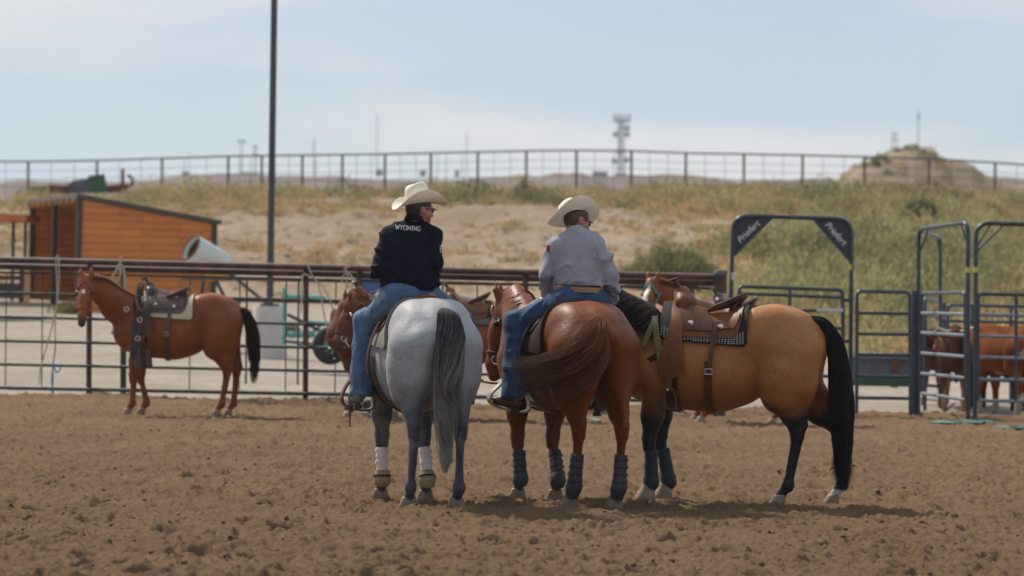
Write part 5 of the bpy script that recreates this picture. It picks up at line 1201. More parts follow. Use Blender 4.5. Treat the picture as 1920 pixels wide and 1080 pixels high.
word('Priefert', 1403, 435, -45, .125, dA-.016, pl, M['sticker']); word('Priefert', 1567, 438, 47, .125, dA-.016, pr_, M['sticker'])
for (x, y, m, h) in ((1372.5, 518, 'sticker', 14), (1595.5, 501, 'sticker_y', 10)): part(MB().tube([rp(x, y-h/2, dA), rp(x, y+h/2, dA)], .0325, 12), 'label', M[m], ar)
def panel(label, x0, x1, yl_, yr, d0, d1, legs=(1, 1), mids=(), name='livestock_panel', hi=False, bl=None, br=None, group='livestock panels', r=.024, parentless=True, cat='livestock panel'):
    rt = pan(label, cat, name, rp(x0, 780, d0)); rt['group'] = group; m = M['panel_lit'] if hi else M['panel']
    yb0 = yl_[-1] if bl is None else bl; yb1 = yr[-1] if br is None else br
    lp = rounded([rp(x0, yb0, d0), rp(x0+1, yl_[0], d0), rp(x1-1, yr[0], d1), rp(x1, yb1, d1)], .07, 4); part(MB().tube(lp, r*1.1, 10), 'frame', M['panel'], rt)
    for a, b in zip(yl_[1:], yr[1:]): part(MB().tube([rp(x0, a, d0), rp(x1, b, d1)], r, 10), 'rail', m, rt)
    for t in mids: x = x0+(x1-x0)*t; part(MB().tube([rp(x, yl_[0]+(yr[0]-yl_[0])*t, d0+(d1-d0)*t), rp(x-1, yb0+(yb1-yb0)*t, d0+(d1-d0)*t)], r, 10), 'upright', M['panel'], rt)
    return rt
g1 = panel('livestock gate under the lettered arch, behind the golden horse rump', 1385, 1581, [537, 550, 585, 612, 658, 703, 742], [544, 558, 581, 616, 662, 706, 746], 46.7, 46.8, mids=(.49,))
part(MB().box(rp(1556, 581, 46.73), (.36, .01, .045)), 'label', M['sticker'], g1, smooth=False)
for y in (563, 640, 735): part(MB().box(rp(1588, y, 46.85), (.10, .03, .05)), 'hinge', M['panel'], g1, smooth=False)
panel('narrow livestock panel between the lettered arch and the pen', 1606, 1707, [546, 587, 626, 665, 705, 746], [548, 588, 627, 666, 706, 747], 46.6, 46.6, bl=782, br=778)
pp_ = pan('pair of thick upright panel posts side by side', 'post', 'gate_post', rp(1712, 780, 46.9))
for x in (1714, 1722): part(MB().tube([rp(x, 545, 46.9), rp(x-1, 780, 46.9)], .034, 10), 'tube', M['panel'], pp_)
c1 = panel('pen panel with brightly lit rails in front of the dark brown steer', 1727, 1811, [550, 587, 624, 662, 700, 737], [549, 589, 629, 669, 709, 750], 48.2, 46.4, hi=True)
part(MB().box(rp(1782, 704, 46.95), (.12, .01, .04)), 'label', M['sticker'], c1, smooth=False)
c2 = panel('pen panel with brightly lit rails at the right edge, before the orange steer', 1833, 2010, [551, 590, 630, 670, 711, 751], [554, 594, 634, 674, 714, 754], 46.0, 45.9, mids=(.41,), hi=True)
a2 = pan('slim steel arch over the pen entry, second from the left', 'gate frame', 'gate_arch', rp(1770, 785, 46.5))
part(MB().tube(rounded([rp(1721, 781, 47.8), rp(1723, 430, 47.8), rp(1815, 417, 46.2), rp(1815, 788, 46.2)], .16), .031, 12), 'arch_tube', M['panel'], a2)
part(MB().tube(rounded([rp(1724, 432, 48.2), rp(1763, 446, 50.4), rp(1764, 776, 50.4)], .10), .026, 10), 'rear_tube', M['panel'], a2)
for p in (((1726, 470, 47.8), (1741, 428, 47.6)), ((1813, 455, 46.2), (1802, 420, 46.3)), ((1764, 480, 50.4), (1757, 444, 50.2))): part(MB().tube([rp(*p[0]), rp(*p[1])], .013, 8), 'brace', M['panel'], a2)
a3 = pan('wide steel arch cut by the right edge of the picture', 'gate frame', 'gate_arch', rp(1830, 788, 46.0))
part(MB().tube(rounded([rp(1828, 788, 46.0), rp(1830, 418, 46.0), rp(2052, 424, 46.0), rp(2052, 790, 46.0)], .20), .031, 12), 'arch_tube', M['panel'], a3)
part(MB().tube([rp(1832, 462, 46.0), rp(1856, 423, 46.0)], .012, 8), 'brace', M['panel'], a3); part(MB().tube([rp(1833, 470, 46.0), rp(1880, 424, 46.0)], .014, 8), 'brace', M['panel'], a3)
for a_, x, y, d in ((a2, 1815, 506, 46.2), (a3, 1829.5, 506, 46.0)): part(MB().tube([rp(x, y-5, d), rp(x, y+5, d)], .0325, 12), 'label', M['sticker_y'], a_)
panel('dark panel at the back of the cattle pen, right part', 1776, 1990, [572, 602, 640, 676, 712], [576, 606, 643, 680, 716], 53.0, 52.5, mids=(.22, .56), bl=760, br=762)
panel('dark narrow panel at the back of the cattle pen, left part', 1734, 1771, [560, 590, 622, 656, 690, 722], [566, 596, 628, 660, 694, 726], 49.5, 52.5, bl=770, br=765)
for (x, y) in ((1731, 572), (1753, 580)):
    pass
# green trough
M['green_paint'] = mat('green_paint', (.018, .075, .032), .5, var=.35, vscale=3); M['grey_metal'] = mat('grey_metal', (.10, .11, .13), .5, var=.3, vscale=3); M['rust'] = mat('rust', (.12, .045, .022), .85, var=.4, vscale=8)
tr = pan('long green and grey metal feed trough behind the panels', 'feed trough', 'feed_trough', rp(1650, 728, 54)); 
part(MB().box(rp(1652, 690, 54), (1.05, .7, .34)), 'side_panel', M['grey_metal'], tr, smooth=False, bevel=.01); part(MB().box(rp(1652, 716, 53.9), (1.07, .8, .12)), 'base', M['green_paint'], tr, smooth=False, bevel=.01); part(MB().tube([rp(1590, 670, 53.6), rp(1712, 672, 53.6)], .03, 8), 'rim', M['grey_metal'], tr); part(MB().box(rp(1678, 700, 53.55), (.10, .03, .45)), 'bracket', M['rust'], tr, smooth=False)
# ------------------------------------------------------------------ lamp pole on its concrete base
M['pole'] = mat('dark_pole', (.040, .045, .055), .5, var=.15); M['concrete'] = mat('concrete', (.50, .475, .44), .9, var=.18, vscale=5, bump=.004, bscale=40)
lp = empty('lamp_post', pix(505, 690, 64), 0, 'tall dark lamp post on a pale concrete cylinder', 'lamp post')
part(MB().tube([pix(506, 574, 64), pix(519, -330, 64)], [.066, .058], 16), 'pole', M['pole'], lp); part(MB().box(pix(506, 572, 64), (.34, .34, .04)), 'base_plate', M['pole'], lp, smooth=False)
cb = MB(); c_ = pix(505, 574, 64); cb.lathe([(.30, 0), (.305, -.03), (.31, -.04), (.31, -1.35)], c_, 28); part(cb, 'concrete_base', M['concrete'], lp)
arm = pix(519, -330, 64); part(MB().tube([arm, arm+Vector((-.9, 0, .15))], .03, 8), 'arm', M['pole'], lp); hd_ = MB(); hd_.box(arm+Vector((-1.15, 0, .16)), (.6, .3, .1)); part(hd_, 'lamp_head', M['pole'], lp, smooth=False)
# ------------------------------------------------------------------ the wooden shed
def plank_mat():
    m = bpy.data.materials.new('cedar_planks'); m.use_nodes = True; n = m.node_tree.nodes; l = m.node_tree.links; b = n['Principled BSDF']; b.inputs['Roughness'].default_value = .65
    t = n.new('ShaderNodeTexCoord'); sx = n.new('ShaderNodeSeparateXYZ'); cx = n.new('ShaderNodeCombineXYZ'); l.new(t.outputs['Object'], sx.inputs[0]); ad_ = n.new('ShaderNodeMath'); l.new(sx.outputs[0], ad_.inputs[0]); l.new(sx.outputs[1], ad_.inputs[1]); l.new(ad_.outputs[0], cx.inputs[0]); l.new(sx.outputs[2], cx.inputs[1])
    br = n.new('ShaderNodeTexBrick'); br.inputs['Scale'].default_value = 1; br.inputs['Brick Width'].default_value = 1.9; br.inputs['Row Height'].default_value = .17; br.inputs['Mortar Size'].default_value = .007; br.inputs['Color1'].default_value = (.62, .205, .038, 1); br.inputs['Color2'].default_value = (.50, .150, .028, 1); br.inputs['Mortar'].default_value = (.10, .035, .012, 1); br.offset = .37
    l.new(cx.outputs[0], br.inputs['Vector']); nz_ = n.new('ShaderNodeTexNoise'); nz_.inputs['Scale'].default_value = 3; mp_ = n.new('ShaderNodeMapping'); mp_.inputs['Scale'].default_value = (1, 14, 1); l.new(cx.outputs[0], mp_.inputs[0]); l.new(mp_.outputs[0], nz_.inputs[0])
    mr = n.new('ShaderNodeMapRange'); mr.inputs['To Min'].default_value = .7; mr.inputs['To Max'].default_value = 1.3; l.new(nz_.outputs[0], mr.inputs[0]); sc = n.new('ShaderNodeVectorMath'); sc.operation = 'SCALE'; l.new(br.outputs[0], sc.inputs[0]); l.new(mr.outputs[0], sc.inputs['Scale']); l.new(sc.outputs[0], b.inputs['Base Color']); return m
M['cedar'] = plank_mat(); M['frame_dk'] = mat('dark_steel', (.030, .028, .032), .6, var=.2); M['roof_dk'] = mat('roof_metal', (.060, .052, .050), .6, var=.2); M['timber'] = mat('raw_timber', (.40, .21, .085), .8, var=.3)
sA = pix(148, 580, 80); sA.z = 1.0; s0 = Vector((sA.x, 80, .95)); sB = Vector((pix(403, 500, 81.2).x, 81.2, .95)); sC = Vector((pix(61, 500, 86).x, 86, .95)); zA = pix(148, 374, 80).z; zB = pix(403, 421, 81.2).z
sD = sB+(sC-s0)
shed = empty('wooden_shed', s0, 0, 'orange cedar lean-to shed with dark sloping roof and an open front', 'shed')
def quad(p, th=.04):
    P = [Vector(q) for q in p]; nrm = (P[1]-P[0]).cross(P[2]-P[0]).normalized()*th; mb = MB(); Q = [q+nrm for q in P]; n = len(P)
    return mb.add(P+Q, [tuple(range(n-1, -1, -1)), tuple(range(n, 2*n))]+[(i, (i+1) % n, (i+1) % n+n, i+n) for i in range(n)])
def zt(v, z): return Vector((v.x, v.y, z))
part(quad([zt(s0, .9), zt(sB, .9), zt(sB, zB), zt(s0, zA)]), 'side_wall', M['cedar'], shed, smooth=False)
part(quad([zt(sC, .9), zt(sD, .9), zt(sD, zB), zt(sC, zA)]), 'side_wall', M['cedar'], shed, smooth=False)
part(quad([zt(sB, .9), zt(sD, .9), zt(sD, zB), zt(sB, zB)]), 'back_wall', M['cedar'], shed, smooth=False)
ex = (sB-s0).normalized(); ey = (sC-s0).normalized(); slope = (zB-zA)/(sB-s0).length
def rf(a, b, dz): v = s0+ex*a+ey*b; return Vector((v.x, v.y, zA+slope*a+dz))
Lx, Ly = (sB-s0).length, (sC-s0).length
part(quad([rf(-.12, -.12, .02), rf(Lx+.12, -.12, .02), rf(Lx+.12, Ly+.12, .02), rf(-.12, Ly+.12, .02)], .10), 'roof', M['roof_dk'], shed, smooth=False)
for b in np.linspace(.1, Ly-.1, 9): part(quad([rf(-.20, b-.04, -.10), rf(Lx*.98, b-.04, -.10), rf(Lx*.98, b+.04, -.10), rf(-.20, b+.04, -.10)], .11), 'rafter', M['timber'], shed, smooth=False)
for v in (s0, s0+ey*Ly*.5, sC, sB): part(MB().box(Vector((v.x-.03, v.y-.04, (zA+.9)/2-.02 if v != sB else (zB+.9)/2)), (.12, .12, zA-.9 if v != sB else zB-.9), math.atan2(ex.y, ex.x)), 'corner_post', M['frame_dk'], shed, smooth=False)
sh2 = empty('wooden_shelter', pix(10, 560, 84), 0, 'low open shelter with an orange roof edge at the far left', 'shelter')
part(MB().box(pix(-60, 408, 84), (3.2, 2.4, .16)), 'roof', M['cedar'], sh2, smooth=False)
for x in (-120, 24, 47): part(MB().box(pix(x, 488, 84), (.07, .07, 2.0)), 'post', M['frame_dk'], sh2, smooth=False)
tb = empty('cattle_chute', pix(10, 560, 76), 0, 'dark low steel chute with wooden rails left of the shed', 'chute')
for y in (497, 520, 534): part(MB().box(pix(-30, y, 76), (1.9, .1, .10)), 'rail', M['pipe_rust'], tb, smooth=False)
part(MB().box(pix(-20, 548, 76), (1.6, .8, .25)), 'tray', M['frame_dk'], tb, smooth=False)
for x in (-60, 40): part(MB().box(pix(x, 530, 76), (.08, .08, .9)), 'leg', M['frame_dk'], tb, smooth=False)
o = MB().box(pix(51, 532, 75.5), (.12, .12, .85)).build('timber_post', M['timber'], smooth=False, bevel=.01); tag(o, 'short yellowish timber post left of the shed', 'post')
# ------------------------------------------------------------------ old tilting drum on a stand
M['drum'] = mat('chipped_white_drum', (.66, .65, .62), .6, var=.2, vscale=4, col2=(.50, .58, .60)); M['turq'] = mat('turquoise_paint', (.10, .34, .31), .55, var=.3, vscale=6); M['tyre'] = mat('tyre_rubber', (.02, .02, .021), .85, bump=.004, bscale=40); M['yellow'] = mat('yellow_paint', (.45, .24, .04), .6, var=.3)
cm = empty('cement_mixer', pix(400, 660, 66), 0, 'old white tilted drum mixer with a rusty mouth beside the shed', 'mixer')
a_ = pix(358, 464, 66); b_ = pix(424, 503, 66.45); ax = (b_-a_).normalized(); Mx = ax.to_track_quat('Z', 'Y').to_matrix()
db = MB(); n = 28; V = []; prof = [(.25, .0), (.262, .01), (.268, .06), (.275, .30), (.27, .55), (.25, .80), (.16, .90), (.02, .91)]; db.lathe([(.232, .10), (.237, .02)]+prof, a_, n, Mx); db.F = [f for f in db.F if len(f) == 4 or max(f) > n*3]
part(db, 'drum', M['drum'], cm); part(MB()  .torus(a_, .255, .018, Mx, 28, 8), 'mouth_rim', M['rust'], cm); ib = MB(); ib.lathe([(.236, .04), (.23, .40), (.05, .42)], a_, n, Mx); ib.F = [f for f in ib.F if len(f) == 4 or max(f) >= n]; part(ib, 'lining', M['rust'], cm)
for p, q in (((392, 500, 65.8), (430, 575, 65.4)), ((430, 512, 65.6), (505, 573, 65.0)), ((385, 505, 66.2), (372, 590, 66.4)), ((372, 562, 66.2), (450, 566, 65.4))): part(MB().tube([pix(*p), pix(*q)], .035, 8), 'frame', M['frame_dk'], cm)
part(MB().box(pix(410, 517, 65.8), (.55, .3, .22)), 'gearbox', M['yellow'], cm, smooth=False, bevel=.03)
for p in (((372, 590, 66.4), (372, 640, 66.4)), ((430, 575, 65.4), (430, 655, 65.4)), ((505, 573, 65.0), (468, 655, 65.0))): part(MB().tube([pix(*p[0]), pix(*p[1])], .03, 8), 'leg', M['frame_dk'], cm)
im = empty('farm_implement', pix(600, 660, 59), 0, 'turquoise farm implement with a black tyre behind the middle post', 'farm implement')
for p, q, r, m in (((533, 540, 59), (533, 645, 59), .035, 'turq'), ((530, 556, 59), (612, 560, 59), .05, 'turq'), ((540, 628, 58.8), (590, 626, 58.8), .06, 'turq'), ((575, 604, 58.9), (700, 612, 58.9), .035, 'turq'), ((540, 590, 59), (640, 640, 58.6), .03, 'frame_dk'), ((600, 610, 59), (560, 650, 58.6), .03, 'grey_metal'), ((538, 640, 59), (620, 650, 58.8), .03, 'grey_metal')): part(MB().tube([pix(*p), pix(*q)], r, 8), 'beam', M[m], im)
w_ = MB(); wc = pix(620, 648, 58.4); w_.torus(wc, .23, .10, Matrix.Rotation(R(90), 3, 'X')@Matrix.Rotation(R(20), 3, 'Y'), 26, 12); part(w_, 'tyre', M['tyre'], im); w_ = MB(); w_.lathe([(.15, -.04), (.15, .04), (.03, .05)], wc, 16, Matrix.Rotation(R(90), 3, 'X')); part(w_, 'rim', M['turq'], im)
M['blue'] = mat('blue_plastic', (.05, .10, .26), .5, var=.2)
bx = empty('blue_crate', pix(694, 600, 53), 0, 'blue box on a stand behind the fence left of the first rider', 'crate'); part(MB().box(pix(694, 537, 53), (.42, .4, .34)), 'box', M['blue'], bx, smooth=False, bevel=.02); part(MB().box(pix(694, 523, 53), (.46, .44, .04)), 'lid', M['blue'], bx, smooth=False, bevel=.01)
for x in (682, 706): part(MB().tube([pix(x, 545, 53), pix(x, 700, 53)], .025, 8), 'leg', M['frame_dk'], bx)
# ------------------------------------------------------------------ fence along the crest
cf = empty('crest_fence', pix(960, 352, 141), 0, 'long thin pipe fence along the top of the bank', 'fence'); DF = 139.5
M['crest_pipe'] = mat('crest_fence_pipe', (.06, .095, .07), .7, var=.3, vscale=1)
M['crest_post'] = mat('crest_fence_post', (.075, .05, .04), .7, var=.3, vscale=1)
topx = [-330, -200, -75, 53, 182, 304, 428, 491, 567, 642, 722, 808, 896, 987, 1081, 1184, 1286, 1395, 1505, 1621, 1742, 1866, 1990, 2120, 2250]
topy = [304, 303, 302, 303, 301, 297, 293, 292, 291, 290, 289, 287, 285, 283, 282, 283, 287, 289, 291, 294, 298, 305, 314, 324, 335]
T_ = lambda x, dy=0: pix(x, float(np.interp(x, topx, topy))+dy, DF)
part(MB().tube([T_(x) for x in topx], .038, 8), 'rail', M['crest_pipe'], cf)
for dy in (18, 33, 48): part(MB().tube([T_(x, dy) for x in topx], .010, 5), 'wire', M['crest_pipe'], cf)
for x in topx: part(MB().tube([T_(x), T_(x-.5, 88)], .052, 8), 'post', M['crest_post'], cf)
for i in range(len(topx)-1):
    for t in (.33, .67): x = topx[i]+(topx[i+1]-topx[i])*t; part(MB().tube([T_(x), T_(x, 75)], .011, 5), 'stay', M['crest_pipe'], cf)
# ------------------------------------------------------------------ junk on the crest, masts and huts far off
M['far_metal'] = mat('far_metal', (.30, .34, .38), .7); M['far_hut'] = mat('hut_wall', (.16, .17, .18), .8, var=.2)  # mast metal: steel grey lightened, distance haze put into the colour
jk = empty('scrap_machine', pix(160, 362, 134), 0, 'rusty farm scrap with a green hopper on the crest above the shed', 'scrap machinery')
part(plate([(165, 330), (196, 326), (202, 362), (166, 362)], 134, 1.2), 'hopper', M['green_paint'], jk, smooth=False)
part(plate([(138, 338), (172, 334), (172, 362), (128, 362), (120, 350)], 134.5, 1.0), 'seat_body', M['grey_metal'], jk, smooth=False)
part(plate([(58, 352), (100, 346), (132, 349), (132, 364), (56, 364)], 134.2, 1.0), 'rusty_frame', M['rust'], jk, smooth=False)
part(plate([(200, 348), (238, 345), (240, 362), (200, 362)], 134, .8), 'rusty_frame', M['rust'], jk, smooth=False)
part(MB().tube([pix(230, 316, 134), pix(230, 360, 134)], .07, 8), 'mast', M['rust'], jk); part(MB().tube(spline([pix(240, 328, 134), pix(248, 336, 134), pix(247, 347, 134), pix(234, 350, 134)], 12), .06, 8), 'curved_bar', M['rust'], jk)
FD = 900
def mast(px, y0, y1, label, w=.22, heads=None, name='radio_mast', cat='mast'):
    m = empty(name, pix(px, y1, FD), 0, label, cat); part(MB().tube([pix(px, y1, FD), pix(px, y0, FD)], [w, w*.6], 6), 'pole', M['far_metal'], m)
    for (dx, dy, sx, sy) in (heads or []): part(MB().box(pix(px+dx, y0+dy, FD), (sx*FD/FPX, .5, sy*FD/FPX)), 'antenna', M['far_metal'], m, smooth=False)
    return m
mast(453, 262, 334, 'floodlight pole with two lamp heads, left of the tall lamp post', .26, [(-5, 3, 5, 6), (5, 3, 5, 6)], 'floodlight_pole', 'light pole')
mast(478.5, 272, 334, 'shorter floodlight pole just left of the tall lamp post', .26, [(0, 4, 7, 6), (0, 16, 8, 4)], 'floodlight_pole', 'light pole')
mast(589, 260, 334, 'thin mast right of the tall lamp post', .24, [(0, 14, 3, 8)]); mast(707, 212, 334, 'tall thin mast left of the first rider hat', .17); mast(875, 248, 334, 'thin mast right of the first rider hat', .17)
mast(354, 282, 330, 'very thin mast above the far left hills', .14); mast(1722, 206, 300, 'thin mast rising right of the earth mound', .22, [(0, 14, 4, 8), (0, 5, 2, 4)]); mast(820, 284, 332, 'faint short mast behind the crest fence, right of the first rider', .12); 
tw = empty('lattice_tower', pix(1165, 332, FD), 0, 'lattice radio tower with antennas on top, right of the second rider hat', 'radio tower')
zt_ = [(1159.5, 1171)]
for x0, x1 in ((1158, 1160.5), (1171, 1168.5)): part(MB().tube([pix(x0, 334, FD), pix(x1, 222, FD)], .20, 6), 'leg', M['far_metal'], tw)
part(MB().tube([pix(1164, 334, FD+1.5), pix(1164, 222, FD+1.5)], .2, 6), 'leg', M['far_metal'], tw)
lb_ = MB(); ys_ = np.linspace(332, 226, 14)
for i in range(13): lb_.tube([pix(1158.5, ys_[i], FD), pix(1170, ys_[i+1], FD)], .09, 5); lb_.tube([pix(1170, ys_[i], FD), pix(1158.5, ys_[i+1], FD)], .09, 5)
part(lb_, 'bracing', M['far_metal'], tw); part(MB().box(pix(1166, 227, FD), (4.0, 2.4, .6)), 'platform', M['far_metal'], tw, smooth=False)
for x in (1151, 1156, 1162, 1168, 1175, 1181): part(MB().box(pix(x, 221, FD), (.42, .4, 1.9)), 'antenna', M['far_metal'], tw, smooth=False)
for x, y in ((1176, 252), (1154, 252), (1176, 240), (1175, 300), (1152, 302), (1162, 286)): dm = MB(); dm.lathe([(.75, -.2), (.8, .1), (.5, .35), (.05, .4)], pix(x, y, FD-.5), 12, Matrix.Rotation(R(90), 3, 'X')); part(dm, 'dish', M['far_metal'], tw)
t2 = empty('lattice_tower', pix(1677, 300, FD), 0, 'short squat lattice tower behind the top of the mound', 'radio tower')
for a, b in ((1669, 1675), (1685, 1679)): part(MB().tube([pix(a, 300, FD), pix(b, 248, FD)], .16, 6), 'leg', M['far_metal'], t2)
for y, w in ((250, 7), (262, 9), (276, 8)): part(MB().tube([pix(1677-w, y, FD), pix(1677+w, y, FD)], .14, 6), 'crossbar', M['far_metal'], t2)
for k, (x, y, w, h, lb2) in enumerate(((348, 327, 12, 9, 'tiny grey hut below the very thin mast'), (468, 327, 34, 6, 'long low grey hut at the foot of the two floodlight poles'), (711, 324, 12, 11, 'tiny grey hut at the foot of the tall thin mast'), (793, 325, 11, 11, 'tiny dark hut just above the first rider hat'), (857, 326, 8, 11, 'tiny bluish hut right of the first rider hat'), (1125, 326, 28, 8, 'low grey hut left of the lattice tower foot'), (1164, 329, 20, 7, 'low hut at the foot of the lattice tower'))):
    ht = empty('hut', pix(x, y+h/2, FD-20), 0, lb2, 'hut', 'far huts'); s_ = (FD-20)/FPX
    part(MB().box(pix(x, y+.6, FD-20), (w*s_, 1.4, h*s_)), 'wall', M['far_hut'], ht, smooth=False); part(MB().box(pix(x, y-h/2, FD-20), (w*s_*1.1, 1.7, .22)), 'roof', M['far_metal'], ht, smooth=False)
# bits of teal hose and tarp lying on the dirt at the right
M['teal'] = mat('teal_plastic', (.10, .27, .24), .6, var=.2)
for pts, lb2 in (([(1765, 800), (1785, 797), (1815, 799), (1830, 796), (1850, 798)], 'faded teal strap lying on the dirt before the steer pen'), ([(1884, 807), (1900, 809), (1925, 808), (1960, 811)], 'teal strap lying on the dirt at the right edge'), ([(1078, 784), (1092, 790), (1110, 792), (1124, 797)], 'thin teal strap on the dirt between the middle horse and the golden one')):
    mb = MB(); P2 = [gnd(x, y, .0)+Vector((0, 0, .05)) for x, y in pts]; ribbon(spline([tuple(p) for p in P2], 20), .30 if 'thin' not in lb2 else .05, .012, (0, 0, 1), mb); tag(mb.build('strap', M['teal']), lb2, 'strap')
# ------------------------------------------------------------------ horses by the fence
M['halter_red'] = mat('red_halter', (.42, .05, .045), .7); M['halter_teal'] = mat('teal_halter', (.05, .33, .28), .7); M['pink'] = mat('pink_strap', (.45, .06, .12), .7)
def head_band(hs, t, mb, r=.006, top=.09, bot=-.10, lat=.085, u0=0):
    c = [hs.Hp(t, top*math.cos(a) if math.cos(a) > 0 else -bot*math.cos(a), lat*math.sin(a)) for a in np.linspace(0, 2*math.pi, 21)[:-1]]
    mb.loop([tuple(p) for p in c], r, 6)
def halter(hs, label, m, kind='halter', cat='halter', reins=None, bit=False):
    rt = empty(kind, hs.root.location, hs.root.rotation_euler.z, label, cat); rt.scale = hs.root.scale
    mb = MB(); head_band(hs, .38, mb, .011, .088, -.085, .070); mb.build('noseband', m, rt)
    mb = MB(); c = [hs.Hp(.02+.10*abs(math.sin(a))*1.0, .125*math.cos(a) if math.cos(a) > 0 else -.165*-math.cos(a)*1.0, .098*math.sin(a)) for a in np.linspace(0, 2*math.pi, 25)[:-1]]; mb.loop([tuple(p) for p in c], .010, 6); mb.build('crownpiece', m, rt)
    for s in (-1, 1):
        mb = MB(); mb.tube([tuple(hs.Hp(.07, -.03, s*.102)), tuple(hs.Hp(.2, -.03, s*.092)), tuple(hs.Hp(.38, -.03, s*.070))], .009, 6); mb.build('cheekpiece', m, rt)
        if bit:
            b = MB(); b.loop([tuple(hs.Hp(.43+.035*math.cos(a), -.02+.035*math.sin(a), s*.062)) for a in np.linspace(0, 2*math.pi, 15)[:-1]], .0055, 6); b.tube([tuple(hs.Hp(.44, -.03, s*.064)), tuple(hs.Hp(.50, -.12, s*.066))], .007, 6); b.build('bit_shank', M['steel'], rt)
            b = MB(); b.lathe([(.022, -.003), (.022, .003), (.004, .007)], hs.Hp(.13, .02, s*.106), 12, Matrix.Rotation(R(90), 3, 'X')); b.build('concho', M['steel'], rt)
    if reins:
        for pts in reins: mb = MB(); mb.tube(spline(pts, 24), .008, 6); mb.build('rein', m, rt)
    return rt
halter(sorrel, 'dark leather bridle with steel conchos on the reddish brown horse', M['leather_dark'], 'bridle', 'bridle', [[tuple(sorrel.Hp(.50, -.12, .066)), tuple(sorrel.Hp(.60, -.10, .09)), tuple(sorrel.Hp(.62, .05, .08)), wl(sorrel, 905, 712, 26.7)], [tuple(sorrel.Hp(.50, -.12, .066)), tuple(sorrel.Hp(.40, -.25, .12)), wl(sorrel, 985, 655, 26.3), wl(sorrel, 1030, 562, 26.1)]], True)
halter(gray, 'dark bridle on the grey horse, hidden behind its body', M['leather_dark'], 'bridle', 'bridle', None, True)
halter(buck, 'dark bridle on the golden horse, head hidden by the middle horse', M['leather_dark'], 'bridle', 'bridle', None, True)
def star(col, cpos, r, c=(.75, .7, .66)):
    def f(s, V):
        C_ = col(s, V); 
        for (t, u, l, ra, rb, rl) in cpos:
            P = s.Hp(t, u, l); hd_ = s.Hp(1, 0, 0)-s.Hp(0, 0, 0); up_ = s.Hp(0, 1, 0)-s.Hp(0, 0, 0); D = V-P; a = D@hd_/ra; b = D@up_/rb; l_ = D@s.lat/rl
            m = (a*a+b*b+l_*l_ < 1+.3*vnoise(V, 30, 4)).astype(float); C_ = mixc(C_, c, m)
        return C_
    return f
def muzzle(col):
    def f(s, V):
        C_ = col(s, V); P = s.Hp(.55, -.01, 0); d = np.linalg.norm(V-P, axis=1); return mixc(C_, [.05, .035, .035], sstep(.10, .06, d)*.9)
    return f
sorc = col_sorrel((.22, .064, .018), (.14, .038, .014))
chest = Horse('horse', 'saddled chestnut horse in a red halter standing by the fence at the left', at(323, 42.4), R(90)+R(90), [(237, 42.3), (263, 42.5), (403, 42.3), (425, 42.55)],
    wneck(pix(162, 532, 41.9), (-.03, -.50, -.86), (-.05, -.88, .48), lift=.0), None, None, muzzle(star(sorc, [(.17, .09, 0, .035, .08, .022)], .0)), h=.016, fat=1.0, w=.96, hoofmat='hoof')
hair_tail(chest, 420, [(-.76, 0, 1.34), (-.86, .03, 1.31), (-.93, .05, 1.15), (-.97, .06, .95), (-.99, .06, .70), (-.98, .06, .42)], [.035, .065, .10, .115, .10, .04], (.045, .014, .008), (.03, .012, .008), seed=33, lenvar=.45, r0=.004, fray=.5, curlamp=.02)
mane(chest, 300, 0, 0, 1, .20, [(.13, .035, .012), (.18, .05, .015)], r0=.006)
halter(chest, 'red halter on the chestnut horse at the left', M['halter_red'])
pal_c = dict(skirt=M['leather_maroon'], fork=M['leather_dark'], horn=M['leather_dark'], seat=M['leather_maroon'], cantle=M['leather_maroon'], jockey=M['leather_maroon'], fender=M['leather_maroon'], strap=M['leather_maroon'], stirrup=M['leather'], cinch=M['leather_dark'])
saddle(chest, .13, 'maroon leather saddle hung with gear on the chestnut horse at the left', pal_c, 'cream saddle pad under the maroon saddle', M['felt_cream'], pad_z=1.20, pad_back=-.36, fender_z=.98)
breast_collar(chest, 'maroon breast collar across the chestnut horse chest', M['leather_maroon'], .42, 1.22, 1.02)
gear = empty('hanging_gear', pix(258, 600, 41.9), 0, 'bundle of dark straps and rope hung from the horn of the chestnut horse saddle', 'tack bundle')
gg = np.random.default_rng(8)
for k in range(13):
    x = 253+gg.uniform(-1, 13); pts = [pix(268, 534, 41.95)]+[pix(x+gg.uniform(-4, 4)-(4 if i > 2 else 0), 534+i*(26+gg.uniform(-3, 3)), 41.88+.02*gg.uniform(-1, 1)) for i in range(1, 6)]
    part(MB().tube(spline(pts, 26), .014, 6), 'strap', M['leather_dark' if k % 3 else 'leather_maroon'], gear)
for k in range(3): part(MB().loop([pix(265+10*math.cos(a)+k, 555+26*math.sin(a), 41.86+k*.02) for a in np.linspace(0, 2*math.pi, 25)[:-1]], .011, 6), 'rope_coil', M['felt_gray'], gear)
for (x, y) in ((262, 690), (279, 690)): part(MB().tube([pix(x-3, y-36, 41.9), pix(x, y, 41.9)], [.045, .05], 10), 'leather_cuff', M['leather_dark'], gear)
for (x, y) in ((237, 580), (262, 600), (258, 635), (270, 560)): part(MB().torus(pix(x, y, 41.85), .028, .006, Matrix.Rotation(R(90), 3, 'X'), 14, 6), 'ring', M['steel'], gear)
